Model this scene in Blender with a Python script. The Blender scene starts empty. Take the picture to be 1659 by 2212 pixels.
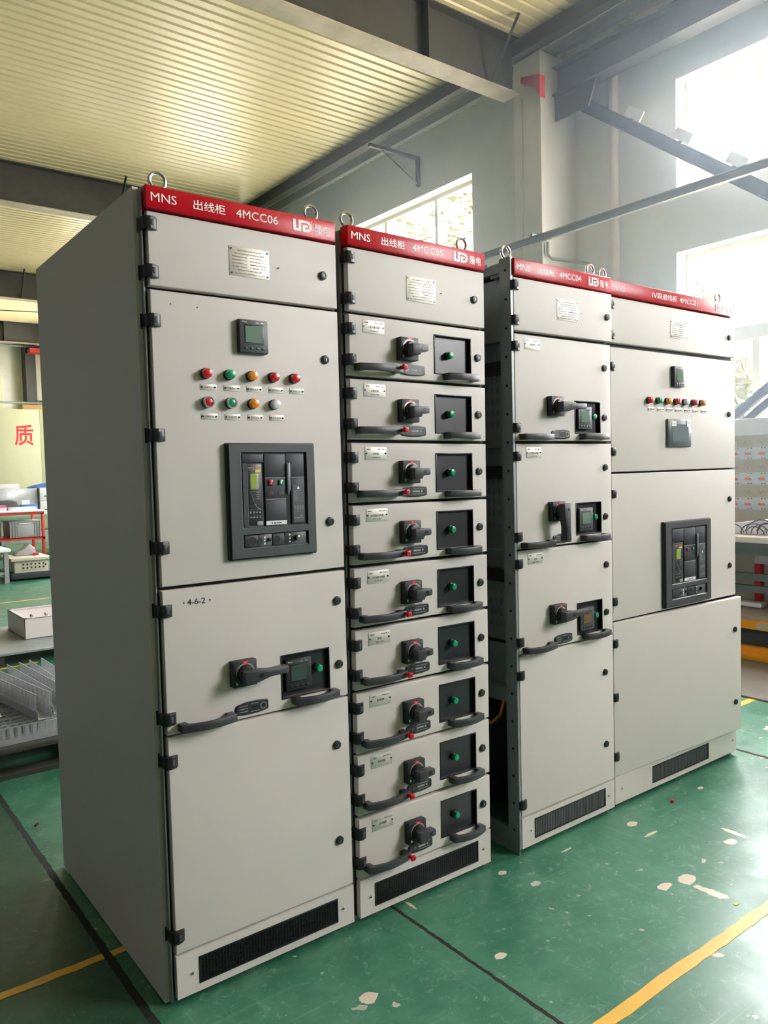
import bpy, bmesh, math, random
from mathutils import Vector, Matrix
PI = math.pi
random.seed(7)
scn = bpy.context.scene
COL = scn.collection

# ------------------------------------------------------------------ camera
cam_d = bpy.data.cameras.new('camera')
cam = bpy.data.objects.new('camera', cam_d)
COL.objects.link(cam)
scn.camera = cam
CAM = Vector((-.7793, -2.0109, 1.445))
YAW, PIT, ROL, FPX = .6493, -.0515, -.0251, 1697.1
fwd = Vector((math.sin(YAW)*math.cos(PIT), math.cos(YAW)*math.cos(PIT), math.sin(PIT)))
rgt = Vector((math.cos(YAW), -math.sin(YAW), 0))
upv = rgt.cross(fwd)
R_ = rgt*math.cos(ROL)+upv*math.sin(ROL)
U_ = -rgt*math.sin(ROL)+upv*math.cos(ROL)
m = Matrix((R_, U_, -fwd)).transposed().to_4x4()
m.translation = CAM
cam.matrix_world = m
cam_d.sensor_fit = 'VERTICAL'
cam_d.sensor_height = 24
cam_d.lens = 24*FPX/2212
cam_d.clip_start = .05
cam_d.clip_end = 200

# ------------------------------------------------------------------ world, lights, exposure
scn.view_settings.view_transform = 'Standard'
scn.view_settings.look = 'None'
scn.view_settings.gamma = 1
scn.view_settings.use_curve_mapping = False
scn.view_settings.exposure = EXPOSURE = 1.06
SKY = 25.0
world = bpy.data.worlds.new('world')
scn.world = world
world.use_nodes = True
bg = world.node_tree.nodes['Background']
bg.inputs[1].default_value = SKY
_n = world.node_tree.nodes; _l = world.node_tree.links.new
_tc = _n.new('ShaderNodeTexCoord'); _sp = _n.new('ShaderNodeSeparateXYZ'); _cr = _n.new('ShaderNodeValToRGB'); _mr = _n.new('ShaderNodeMapRange')
_l(_tc.outputs['Generated'], _sp.inputs[0]); _l(_sp.outputs[2], _mr.inputs[0]); _mr.inputs[1].default_value = -1; _mr.inputs[2].default_value = 1
_cr.color_ramp.elements[0].position = .47; _cr.color_ramp.elements[0].color = (.80, .70, .58, 1)     # sunlit yard below the horizon
_cr.color_ramp.elements[1].position = .52; _cr.color_ramp.elements[1].color = (1, .955, .985, 1)       # bright overcast sky
_l(_mr.outputs[0], _cr.inputs[0]); _l(_cr.outputs[0], bg.inputs[0])
scn.cycles.max_bounces = 10
scn.cycles.diffuse_bounces = 6
scn.cycles.glossy_bounces = 4
scn.cycles.transparent_max_bounces = 12
scn.cycles.sample_clamp_indirect = 12
scn.cycles.use_denoising = True

XW = 5.92        # inner face of the window wall
ZC = 5.745       # underside of the roof sheet
BAY = 6.0
COLY = 3.584     # a column of the window wall
X0, Y0, Y1 = -4.6, -14.4, 22.2
UP = (3.957, 4.976)
LO = (1.706, 3.408)
WIN = []
n = -3
while n < 4:
    c = COLY+BAY*n
    WIN.append((c+1.33, c+BAY-1.40+.03))
    n += 1
WIN = [(a, b) for a, b in WIN if a > -8 and b < Y1]

def portal(name, x, ya, yb, za, zb, ry):
    l = bpy.data.lights.new(name, 'AREA')
    l.shape = 'RECTANGLE'; l.size = zb-za; l.size_y = yb-ya
    l.cycles.is_portal = True
    o = bpy.data.objects.new(name, l); COL.objects.link(o)
    o.location = (x, (ya+yb)/2, (za+zb)/2); o.rotation_euler = (0, ry, 0)
def lights_of(a, b):
    # unseen bay with made-up larger glazing, added to light the cabinet fronts
    return ((3.0, 5.25),) if b < -1.2 else (UP, LO)
for a, b in WIN:
    for z0, z1 in lights_of(a, b):
        portal('window_daylight', XW+.27, a, b, z0, z1, PI/2)
# windows of the opposite (left) wall, out of view
WL = []
for a, b in WL:
    portal('window_daylight', X0-.27, a, b, 1.7, 3.4, -PI/2)

# ------------------------------------------------------------------ materials
def srgb(r, g, b):
    f = lambda c: (c/255/12.92) if c/255 <= .04045 else ((c/255+.055)/1.055)**2.4
    return (f(r), f(g), f(b), 1)
def mat(name, col, rough=.5, metal=0, bump=0, bscale=400, var=0, vscale=6, spec=.5, coat=0, emit=0, trans=0):
    M = bpy.data.materials.new(name); M.use_nodes = True
    nt = M.node_tree; P = nt.nodes['Principled BSDF']
    P.inputs['Base Color'].default_value = col
    P.inputs['Roughness'].default_value = rough
    P.inputs['Metallic'].default_value = metal
    P.inputs['Specular IOR Level'].default_value = spec
    if coat:
        P.inputs['Coat Weight'].default_value = coat; P.inputs['Coat Roughness'].default_value = .05
    if emit:
        P.inputs['Emission Color'].default_value = col; P.inputs['Emission Strength'].default_value = emit
    if trans:
        P.inputs['Transmission Weight'].default_value = trans
    tc = nt.nodes.new('ShaderNodeTexCoord')
    if bump:
        n = nt.nodes.new('ShaderNodeTexNoise'); n.inputs['Scale'].default_value = bscale; n.inputs['Detail'].default_value = 2
        b = nt.nodes.new('ShaderNodeBump'); b.inputs['Strength'].default_value = bump; b.inputs['Distance'].default_value = .002
        nt.links.new(tc.outputs['Object'], n.inputs['Vector']); nt.links.new(n.outputs['Fac'], b.inputs['Height'])
        nt.links.new(b.outputs['Normal'], P.inputs['Normal'])
    if var:
        n = nt.nodes.new('ShaderNodeTexNoise'); n.inputs['Scale'].default_value = vscale; n.inputs['Detail'].default_value = 6
        n.inputs['Roughness'].default_value = .65
        r = nt.nodes.new('ShaderNodeMapRange'); r.inputs[1].default_value = .3; r.inputs[2].default_value = .7
        r.inputs[3].default_value = 1-var; r.inputs[4].default_value = 1+var*.5
        mx = nt.nodes.new('ShaderNodeVectorMath'); mx.operation = 'SCALE'; mx.inputs[0].default_value = col[:3]
        nt.links.new(tc.outputs['Object'], n.inputs['Vector']); nt.links.new(n.outputs['Fac'], r.inputs[0])
        nt.links.new(r.outputs[0], mx.inputs['Scale']); nt.links.new(mx.outputs[0], P.inputs['Base Color'])
    return M
S = srgb
PAINT = mat('light_grey_powder_paint', S(214, 208, 204), .5, bump=.10, bscale=900, var=.02, vscale=3)
PAINT_SIDE = PAINT
PAINT_IN = mat('grey_frame_steel', S(150, 156, 155), .4, metal=.35, var=.06)
GALV = mat('galvanised_plate', S(148, 155, 156), .45, metal=.5, var=.08)
RED = mat('red_gloss_enamel', S(196, 22, 38), .26, spec=.22)
WHITE = mat('white_lettering', S(245, 243, 240), .4)
BLACK = mat('black_plastic', S(26, 28, 30), .38)
BLACKM = mat('matt_black_plastic', S(34, 36, 40), .5, bump=.15, bscale=1500)
RUBBER = mat('black_rubber', S(16, 17, 18), .6)
CHAR = mat('charcoal_plastic', S(72, 76, 80), .45, bump=.08, bscale=1500)
DPLAS = mat('dark_breaker_plastic', S(50, 55, 62), .5, bump=.2, bscale=1200)
PANE = mat('smoked_acrylic', S(34, 36, 41), .33, spec=.5)
ALU = mat('brushed_aluminium', S(200, 198, 188), .5, metal=.5, var=.03, vscale=60)
STEEL = mat('zinc_plated_steel', S(205, 205, 205), .22, metal=1)
SILVER = mat('silver_print', S(190, 190, 190), .35, metal=.6)
INK = mat('grey_engraving', S(90, 80, 66), .6)
GOLDINK = mat('brown_engraving', S(150, 112, 60), .6)
LGREEN = mat('green_lens', S(0, 150, 105), .25, coat=.5)
LRED = mat('red_lens', S(205, 20, 35), .25, coat=.5)
LORANGE = mat('orange_lens', S(235, 140, 20), .25, coat=.5)
LWHITE = mat('clear_lens', S(215, 218, 222), .25, coat=.5)
REDP = mat('red_plastic', S(225, 25, 35), .35)
LCD = mat('lcd_glass', S(120, 145, 132), .06, spec=.9)
LCDD = mat('dark_lcd_glass', S(58, 74, 70), .10, spec=.7)
LCDB = mat('brown_lcd_glass', S(120, 98, 78), .15)
LCDG = mat('lime_lcd', S(152, 176, 52), .35)
YEL = mat('yellow_sticker', S(240, 205, 30), .5)
STICK = mat('white_sticker', S(235, 235, 235), .5)
BLUE = mat('blue_ink', S(40, 60, 120), .5)
GREYBTN = mat('grey_button', S(160, 162, 160), .5)
MARK = mat('marker_ink', S(20, 20, 22), .5)
STEELDK = mat('dark_painted_steel', S(62, 62, 60), .55, var=.15)
STEELLT = mat('dirty_light_paint', S(168, 158, 140), .6, var=.3, vscale=3)
STEELGR = mat('grey_painted_steel', S(128, 132, 128), .5, var=.1)
ALWIN = mat('cream_window_frame', S(214, 208, 186), .4, metal=.1)
WOOD = mat('worn_plywood', S(160, 148, 140), .6, var=.2, vscale=8)
ORANGE = mat('orange_enamel', S(232, 150, 30), .4, var=.08)
REDST = mat('red_rack_enamel', S(215, 62, 42), .4)
GRYST = mat('grey_enamel', S(150, 150, 145), .5, var=.12)
CARD = mat('cardboard', S(196, 160, 104), .8, var=.08)
PAPER = mat('white_paper', S(235, 233, 240), .8)
CRATE = mat('grey_crate_plastic', S(160, 160, 158), .5)
BOXP = mat('cream_box_paint', S(196, 188, 168), .45)
GRNST = mat('green_enamel', S(120, 150, 118), .5, var=.1)
BAGM = mat('dark_grey_fabric', S(78, 78, 80), .85, bump=.3, bscale=60)
BLUEP = mat('blue_plastic', S(60, 105, 180), .5)
FILM = mat('clear_plastic_film', S(170, 172, 170), .15, bump=.6, bscale=12, var=.2, vscale=6)
DUCTM = mat('grey_duct_plastic', S(176, 178, 182), .45)
LAMPM = mat('enamel_lamp_shade', S(150, 120, 60), .35, metal=.6)
BULB = mat('lamp_glass', S(235, 235, 225), .2)
CABO = mat('orange_cable', S(220, 110, 40), .5)
YPAINT = mat('yellow_floor_paint', S(226, 176, 60), .45, var=.12, vscale=9)
REDB = mat('red_bracket_paint', S(190, 50, 50), .5)
DARKPL = mat('dark_platform_steel', S(52, 58, 60), .6)
BRKW = mat('white_breaker_plastic', S(205, 212, 214), .5)
BOARD = mat('beige_mounting_plate', S(190, 180, 138), .5)
ORSW = mat('orange_switch_plastic', S(225, 105, 75), .5)
COPPER = mat('loop_terminal_metal', S(170, 160, 150), .35, metal=.6)
TRUNK = mat('tree_bark', S(95, 80, 60), .9, var=.3)
def leafmat(name, col):
    M = bpy.data.materials.new(name); M.use_nodes = True; nt = M.node_tree
    for x in list(nt.nodes): nt.nodes.remove(x)
    o = nt.nodes.new('ShaderNodeOutputMaterial'); mx = nt.nodes.new('ShaderNodeMixShader'); mx.inputs[0].default_value = .5
    d = nt.nodes.new('ShaderNodeBsdfDiffuse'); t = nt.nodes.new('ShaderNodeBsdfTranslucent')
    n = nt.nodes.new('ShaderNodeTexNoise'); n.inputs['Scale'].default_value = 1.5
    tc = nt.nodes.new('ShaderNodeTexCoord'); cr = nt.nodes.new('ShaderNodeValToRGB')
    cr.color_ramp.elements[0].position = .35; cr.color_ramp.elements[1].position = .65
    cr.color_ramp.elements[0].color = col; cr.color_ramp.elements[1].color = (.050, .040, .012, 1)
    nt.links.new(tc.outputs['Object'], n.inputs['Vector']); nt.links.new(n.outputs['Fac'], cr.inputs[0])
    for x in (d, t): nt.links.new(cr.outputs[0], x.inputs[0])
    nt.links.new(d.outputs[0], mx.inputs[1]); nt.links.new(t.outputs[0], mx.inputs[2]); nt.links.new(mx.outputs[0], o.inputs[0])
    return M
LEAF = leafmat('yellow_green_leaves', (.020, .024, .007, 1))
def glassmat():
    M = bpy.data.materials.new('window_glass'); M.use_nodes = True; nt = M.node_tree
    for x in list(nt.nodes): nt.nodes.remove(x)
    o = nt.nodes.new('ShaderNodeOutputMaterial'); mx = nt.nodes.new('ShaderNodeMixShader')
    t = nt.nodes.new('ShaderNodeBsdfTransparent'); t.inputs[0].default_value = (.93, .95, .95, 1)
    g = nt.nodes.new('ShaderNodeBsdfGlossy'); g.inputs['Roughness'].default_value = .02
    lw = nt.nodes.new('ShaderNodeLayerWeight'); f = nt.nodes.new('ShaderNodeMath'); f.operation = 'POWER'; f.inputs[1].default_value = 5
    nt.links.new(lw.outputs['Facing'], f.inputs[0]); nt.links.new(f.outputs[0], mx.inputs[0]); nt.links.new(t.outputs[0], mx.inputs[1]); nt.links.new(g.outputs[0], mx.inputs[2])
    nt.links.new(mx.outputs[0], o.inputs[0])
    return M
GLASS = glassmat()

def walls_mat():
    M = mat('worn_white_plaster', S(214, 212, 202), .85, bump=.12, bscale=30, var=.10, vscale=.9)
    return M
PLASTER = walls_mat()
DARKWALL = mat('bounce_absorbing_wall', S(70, 74, 80), .7, var=.1, vscale=1)  # unseen walls made dark to cut bounce light on the cabinet side
def ceil_mat():
    M = mat('cream_roof_sheet', S(204, 191, 152), .36, var=.07, vscale=.7)
    return M
CEILM = ceil_mat()

def floor_mat():
    M = bpy.data.materials.new('green_floor_paint'); M.use_nodes = True; nt = M.node_tree
    P = nt.nodes['Principled BSDF']; L = nt.links.new
    tc = nt.nodes.new('ShaderNodeTexCoord'); V = tc.outputs['Object']
    def noise(sc, det=4, rough=.6, vec=None, dist=0):
        n = nt.nodes.new('ShaderNodeTexNoise'); n.inputs['Scale'].default_value = sc; n.inputs['Detail'].default_value = det
        n.inputs['Roughness'].default_value = rough; n.inputs['Distortion'].default_value = dist
        L(vec or V, n.inputs['Vector']); return n.outputs['Fac']
    def math_(op, a, b=None, clamp=False):
        n = nt.nodes.new('ShaderNodeMath'); n.operation = op; n.use_clamp = clamp
        for i, q in enumerate((a, b)):
            if q is None: continue
            if isinstance(q, (int, float)): n.inputs[i].default_value = q
            else: L(q, n.inputs[i])
        return n.outputs[0]
    def ramp(v, a, b, lo=0., hi=1.):
        n = nt.nodes.new('ShaderNodeMapRange'); L(v, n.inputs[0])
        for i, q in zip((1, 2, 3, 4), (a, b, lo, hi)): n.inputs[i].default_value = q
        return n.outputs[0]
    def mix(f, a, b):
        n = nt.nodes.new('ShaderNodeMix'); n.data_type = 'RGBA'; L(f, n.inputs[0])
        for s, q in ((6, a), (7, b)):
            if isinstance(q, tuple): n.inputs[s].default_value = q
            else: L(q, n.inputs[s])
        return n.outputs[2]
    def mapping(rot, scale):
        n = nt.nodes.new('ShaderNodeMapping'); n.inputs['Rotation'].default_value = (0, 0, rot); n.inputs['Scale'].default_value = scale
        L(V, n.inputs['Vector']); return n.outputs[0]
    col = mix(ramp(noise(.9, 6), .35, .65), S(32, 94, 72), S(64, 122, 98))
    col = mix(ramp(noise(7, 6, .7), .45, .75, 0, .55), col, S(92, 142, 116))
    col = mix(ramp(noise(23, 5, .75, None, 1.2), .56, .70, 0, .5), col, S(146, 176, 158))
    # drag scratches
    for rot, s, k in ((.5, (.8, 45, 1), .45), (-1.1, (60, 1.1, 1), .4), (1.9, (1.5, 55, 1), .35)):
        v = mapping(rot, s)
        sc = ramp(noise(1.3, 3, .5, v, .4), .62, .74)
        sc = math_('MULTIPLY', sc, ramp(noise(3.1+rot, 4, .6), .5, .66))
        col = mix(math_('MULTIPLY', sc, k), col, S(150, 182, 162))
    # small random chips of paint showing the cream screed
    vn = nt.nodes.new('ShaderNodeTexNoise'); vn.inputs['Scale'].default_value = 16; vn.inputs['Detail'].default_value = 3; L(V, vn.inputs['Vector'])
    va = nt.nodes.new('ShaderNodeVectorMath'); va.operation = 'SCALE'; va.inputs['Scale'].default_value = .09; L(vn.outputs['Color'], va.inputs[0])
    vb = nt.nodes.new('ShaderNodeVectorMath'); vb.operation = 'ADD'; L(V, vb.inputs[0]); L(va.outputs[0], vb.inputs[1])
    for sc_, th, kk in ((7, .085, .9), (19, .10, .7)):
        vo = nt.nodes.new('ShaderNodeTexVoronoi'); vo.inputs['Scale'].default_value = sc_; L(vb.outputs[0], vo.inputs['Vector'])
        sp = nt.nodes.new('ShaderNodeSeparateColor'); L(vo.outputs['Color'], sp.inputs[0])
        f_ = math_('MULTIPLY', math_('LESS_THAN', vo.outputs['Distance'], math_('MULTIPLY', sp.outputs[0], th*1.6)), math_('GREATER_THAN', sp.outputs[1], .62))
        col = mix(math_('MULTIPLY', f_, kk), col, S(190, 184, 166))
    sep = nt.nodes.new('ShaderNodeSeparateXYZ'); L(V, sep.inputs[0]); X, Y = sep.outputs[0], sep.outputs[1]
    wob = math_('MULTIPLY', math_('SUBTRACT', noise(11, 6, .65), .5), .16)
    for (cx, cy, rx, ry) in CHIPS:
        dx = math_('DIVIDE', math_('SUBTRACT', X, cx), rx); dy = math_('DIVIDE', math_('SUBTRACT', Y, cy), ry)
        d = math_('SQRT', math_('ADD', math_('MULTIPLY', dx, dx), math_('MULTIPLY', dy, dy)))
        d = math_('ADD', d, math_('MULTIPLY', wob, 17.))
        col = mix(ramp(d, 1.0, .93), col, S(206, 192, 174))
    # shade beside the first cabinet painted into the floor left of the joint
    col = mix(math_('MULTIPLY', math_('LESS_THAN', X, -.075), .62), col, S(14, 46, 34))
    # expansion joints
    jw = math_('MULTIPLY', math_('SUBTRACT', noise(22, 4, .7), .5), .022)
    rough = ramp(noise(5, 5, .7), .3, .7, .27, .46)
    bumpv = None
    for (jx, w, ymax, c) in ((.752, .0065, .3, S(30, 24, 18)), (2.97, .012, .3, S(38, 36, 30)), (-.075, .012, 30, S(24, 34, 26)), (-2.3, .01, 30, S(30, 30, 24)), (5.2, .01, .3, S(40, 36, 30))):
        d = math_('ABSOLUTE', math_('ADD', math_('SUBTRACT', X, jx), math_('MULTIPLY', jw, .7)))
        f = math_('MULTIPLY', math_('LESS_THAN', d, w), math_('LESS_THAN', Y, ymax))
        col = mix(f, col, c); rough = math_('MAXIMUM', rough, math_('MULTIPLY', f, .9))
    L(col, P.inputs['Base Color']); L(rough, P.inputs['Roughness'])
    b = nt.nodes.new('ShaderNodeBump'); b.inputs['Strength'].default_value = .08; b.inputs['Distance'].default_value = .004
    L(noise(6, 5, .6), b.inputs['Height']); L(b.outputs[0], P.inputs['Normal'])
    P.inputs['Specular IOR Level'].default_value = .5
    return M
CHIPS = [(1.655, -.505, .042, .028), (1.635, -.60, .026, .055), (1.549, -.483, .030, .016), (2.026, -.459, .035, .022), (2.10, -.43, .012, .05), (1.869, -.127, .025, .018), (1.19, -.063, .022, .014),
         (1.838, -.227, .042, .008), (.806, -.013, .006, .03), (3.45, .06, .10, .06), (.42, -.30, .03, .02), (2.4, -.11, .02, .012), (1.50, -.10, .035, .006), (.84, -.40, .02, .012)]
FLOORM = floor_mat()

# ------------------------------------------------------------------ mesh builder
class MB:
    def __init__(s):
        s.bm = bmesh.new(); s.mats = []
    def mi(s, m):
        if m not in s.mats: s.mats.append(m)
        return s.mats.index(m)
    def _fin(s, verts, m, M=None, bev=0, seg=2):
        faces = {f for v in verts for f in v.link_faces}
        i = s.mi(m)
        for f in faces: f.material_index = i
        if M is not None: bmesh.ops.transform(s.bm, matrix=M, verts=list(verts))
        if bev:
            edges = list({e for v in verts for e in v.link_edges})
            edges = [e for e in edges if len(e.link_faces) == 2 and e.calc_face_angle(0) > .5]
            r = bmesh.ops.bevel(s.bm, geom=edges, offset=bev, segments=seg, profile=.5, affect='EDGES', clamp_overlap=True)
            for f in r['faces']: f.material_index = i
    def box(s, x0, x1, y0, y1, z0, z1, m, bev=0, seg=2, M=None):
        v = bmesh.ops.create_cube(s.bm, size=1)['verts']
        T = Matrix.Translation(((x0+x1)/2, (y0+y1)/2, (z0+z1)/2)) @ Matrix.Diagonal((abs(x1-x0), abs(y1-y0), abs(z1-z0), 1))
        bmesh.ops.transform(s.bm, matrix=T, verts=v)
        s._fin(v, m, M, bev, seg); return s
    def cyl(s, p0, p1, r0, m, r1=None, n=24, bev=0):
        p0, p1 = Vector(p0), Vector(p1); d = p1-p0
        v = bmesh.ops.create_cone(s.bm, cap_ends=True, segments=n, radius1=r0, radius2=r0 if r1 is None else r1, depth=d.length)['verts']
        M = Matrix.Translation((p0+p1)/2) @ d.to_track_quat('Z', 'Y').to_matrix().to_4x4()
        bmesh.ops.transform(s.bm, matrix=M, verts=v)
        s._fin(v, m, None, bev); return s
    def tube(s, pts, r, m, n=8, closed=False):
        pts = [Vector(p) for p in pts]; rings = []; N = len(pts); up = None
        for k, p in enumerate(pts):
            a = pts[(k-1) % N] if (closed or k > 0) else p
            b = pts[(k+1) % N] if (closed or k < N-1) else p
            t = (b-a).normalized()
            if up is None: up = Vector((0, 0, 1)) if abs(t.z) < .9 else Vector((1, 0, 0))
            x = t.cross(up).normalized(); up = x.cross(t).normalized()
            rings.append([s.bm.verts.new(p+(x*math.cos(q)+up*math.sin(q))*r) for q in [2*PI*j/n for j in range(n)]])
        i = s.mi(m)
        for k in range(N if closed else N-1):
            A, B = rings[k], rings[(k+1) % N]
            for j in range(n):
                f = s.bm.faces.new((A[j], A[(j+1) % n], B[(j+1) % n], B[j])); f.material_index = i
        if not closed:
            for R in (rings[0][::-1], rings[-1]):
                f = s.bm.faces.new(R); f.material_index = i
        return s
    def prism(s, pts, a0, a1, m, axis='y', bev=0, M=None):
        # pts in the plane across axis: y -> (x,z), z -> (x,y), x -> (y,z)
        mk = {'y': lambda p, a: (p[0], a, p[1]), 'z': lambda p, a: (p[0], p[1], a), 'x': lambda p, a: (a, p[0], p[1])}[axis]
        A = [s.bm.verts.new(mk(p, a0)) for p in pts]; B = [s.bm.verts.new(mk(p, a1)) for p in pts]
        N = len(pts); fs = [s.bm.faces.new(A), s.bm.faces.new(B[::-1])]
        for k in range(N): fs.append(s.bm.faces.new((A[k], B[k], B[(k+1) % N], A[(k+1) % N])))
        bmesh.ops.recalc_face_normals(s.bm, faces=fs)
        s._fin(A+B, m, M, bev); return s
    def ring(s, c, r, R, y0, y1, m, a0=0, a1=2*PI, n=24):
        # flat washer / arc in the xz plane
        i = s.mi(m); N = n+1; V = []
        for k in range(N):
            q = a0+(a1-a0)*k/n; cx, cz = math.cos(q), math.sin(q)
            V.append([s.bm.verts.new((c[0]+cx*rr, yy, c[2]+cz*rr)) for rr, yy in ((r, y0), (R, y0), (R, y1), (r, y1))])
        fs = []
        for k in range(n):
            for j in range(4):
                fs.append(s.bm.faces.new((V[k][j], V[k][(j+1) % 4], V[k+1][(j+1) % 4], V[k+1][j])))
        for f in fs: f.material_index = i
        bmesh.ops.recalc_face_normals(s.bm, faces=fs)
        return s
    def mesh_in(s, me, m, M):
        i = s.mi(m); v = [s.bm.verts.new(M @ q) for q in me[0]]
        for f in me[1]:
            s.bm.faces.new([v[q] for q in f]).material_index = i
        return s
    def text(s, body, x0, x1, z0, z1, y, m):
        me, (a, b, c, d) = TXT(body)
        if x1 is None: x1 = x0+(b-a)*(z1-z0)/(d-c)
        sx, sz = (x1-x0)/(b-a), (z1-z0)/(d-c)
        M = Matrix(((sx, 0, 0, x0-a*sx), (0, 0, -.0004, y), (0, sz, 0, z0-c*sz), (0, 0, 0, 1)))
        return s.mesh_in(me, m, M)
    def mesh(s, name):
        for f in s.bm.faces: f.smooth = True
        s.bm.normal_update()
        for e in s.bm.edges:
            if len(e.link_faces) != 2 or e.calc_face_angle(9) > .55: e.smooth = False
        me = bpy.data.meshes.new(name); s.bm.to_mesh(me); s.bm.free()
        for q in s.mats: me.materials.append(q)
        return me
    def build(s, name, parent=None, loc=(0, 0, 0), rot=(0, 0, 0)):
        return link(name, s.mesh(name), parent, loc, rot)
def link(name, me, parent=None, loc=(0, 0, 0), rot=(0, 0, 0)):
    o = bpy.data.objects.new(name, me); COL.objects.link(o)
    o.location = loc; o.rotation_euler = rot
    if parent: o.parent = parent
    return o
_t = {}
BOLD = {'出线柜': .006, '隆电': .006, 'Ⅳ段进线柜': .004, '质': .014}
def TXT(body):
    if body not in _t:
        c = bpy.data.curves.new('t', 'FONT'); c.body = body; c.size = 1; c.resolution_u = 3 if len(body) < 9 else 1; c.extrude = .5; c.offset = BOLD.get(body, .0)
        o = bpy.data.objects.new('t', c); COL.objects.link(o)
        dg = bpy.context.evaluated_depsgraph_get()
        me = bpy.data.meshes.new_from_object(o.evaluated_get(dg))
        xs = [v.co.x for v in me.vertices]; ys = [v.co.y for v in me.vertices]
        _t[body] = (([q.co.copy() for q in me.vertices], [tuple(f.vertices)[::-1] for f in me.polygons]), (min(xs), max(xs), min(ys), max(ys)))
        bpy.data.objects.remove(o); bpy.data.curves.remove(c)
    return _t[body]
PLATE_TXT = ['低压抽出式开关柜', 'LOW VOLTAGE DRAW-OUT SWITCH CABINET', '额定电压(V): 400', '主母线电流(A): 4000', '额定频率(Hz): 50', '防护等级: IP40', '额定绝缘电压(V): 660', '额定短时耐受电流: 80kA', '出厂编号: 2023-0416', '产品标准: GB7251', '隆电电气工程有限公司', 'ELECTRIC ENGINEERING CO., LTD']
for t in PLATE_TXT: TXT(t)
DRW = [('22kW', '4MCC05-1', '二级分配电箱', 'XMALF0'), ('22kW', '4MCC05-2', '总箱电源', 'XMALF00'), ('30kW', '4MCC05-3', '检修箱', '11XAWZX'), ('40kW', '4MCC05-4', '1#交流屏1#电源', '1#1LP-JM1'), ('40kW', '4MCC05-5', '2#交流屏1#电源', '2#1LP-JM1'), ('30kW', '4MCC05-6', '备用', '备用'), ('30kW', '4MCC05-7', '备用回路', ''), ('22kW', '4MCC05-8', '备用回路', ''), ('22kW', '4MCC05-9', '备用回路', '')]
INDT = ['合闸指示', '分闸指示', '储能指示', '故障指示', '试验位置', '合闸按钮', '分闸按钮', '故障复位', '远方控制', '工作位置']
for t in ['MNS', '出线柜', '4MCC06', '4MCC05', '4MCC04', '4MCC01', '隆电', 'Ⅳ段进线柜', '4-6-2', '质', 'CE', 'ON', 'OFF', 'Pilot', 'O', 'I', 'R', 'RESET', 'LOCK', 'RATED CURRENT Ics = Icw', 'TEST', '解锁'] + INDT + [q for r in DRW for q in r if q]: TXT(t)

def thing(name, label, cat, loc=(0, 0, 0), rot=(0, 0, 0), group=None):
    o = bpy.data.objects.new(name, None); COL.objects.link(o); o.location = loc; o.rotation_euler = rot
    o.empty_display_size = .1
    o['label'] = label; o['category'] = cat
    if group: o['group'] = group
    return o
def tag(o, label, cat, group=None):
    o['label'] = label; o['category'] = cat
    if group: o['group'] = group
    return o
def struct(o):
    o['kind'] = 'structure'; return o

# ------------------------------------------------------------------ the hall
def box_obj(name, x0, x1, y0, y1, z0, z1, m, bev=0):
    return MB().box(x0, x1, y0, y1, z0, z1, m, bev).build(name)
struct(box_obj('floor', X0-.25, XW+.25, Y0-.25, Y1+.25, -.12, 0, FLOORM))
struct(box_obj('ground', XW+.25, 11.5, -1, 15, -.5, -.3, mat('outside_ground', S(150, 146, 120), .9, var=.2, vscale=1)))
# window wall: piers, spandrels
def wall_cells(holes, a0, a1, z0, z1):
    ys = sorted({a0, a1} | {h[0] for h in holes} | {h[1] for h in holes})
    zs = sorted({z0, z1} | {h[2] for h in holes} | {h[3] for h in holes})
    for i in range(len(ys)-1):
        run = None
        for j in range(len(zs)-1):
            cy, cz = (ys[i]+ys[i+1])/2, (zs[j]+zs[j+1])/2
            solid = not any(h[0] < cy < h[1] and h[2] < cz < h[3] for h in holes)
            if solid: run = [zs[j], zs[j+1]] if run is None else [run[0], zs[j+1]]
            if run and (not solid or j == len(zs)-2):
                yield ys[i], ys[i+1], run[0], run[1]; run = None
holes = [(a, b, z0, z1) for a, b in WIN for z0, z1 in lights_of(a, b)]
w = MB()
for a, b, c, d in wall_cells(holes, Y0-.25, Y1+.25, 0, ZC+.3): w.box(XW, XW+.25, a, b, c, d, PLASTER)
struct(w.build('wall_right'))
w = MB()
for a, b, c, d in wall_cells([(q[0], q[1], 1.7, 3.4) for q in WL], Y0-.25, Y1+.25, 0, ZC+.3): w.box(X0-.25, X0, a, b, c, d, DARKWALL)  # unseen left wall set close in, shaped to block stray bounce light
struct(w.build('wall_left'))
struct(box_obj('wall_back', X0, XW, Y1, Y1+.25, 0, ZC+.3, PLASTER))
w = MB()
for a, b, c, d in wall_cells([], X0, XW, 0, ZC+.3): w.box(a, b, Y0-.25, Y0, c, d, DARKWALL)
struct(w.build('wall_front'))
# roof sheet, ribs running across the hall
w = MB(); y = Y0; i = w.mi(CEILM); P = .127; prof = []
while y < Y1:
    prof += [(y, ZC), (y+.085, ZC), (y+.095, ZC+.018), (y+.117, ZC+.018)]; y += P
V0 = [w.bm.verts.new((X0, q[0], q[1])) for q in prof]; V1 = [w.bm.verts.new((XW, q[0], q[1])) for q in prof]
for k in range(len(prof)-1): w.bm.faces.new((V0[k], V0[k+1], V1[k+1], V1[k])).material_index = i
struct(w.build('ceiling'))
struct(box_obj('roof', X0-.25, XW+.25, Y0-.25, Y1+.25, ZC+.3, ZC+.4, STEELGR))

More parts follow.
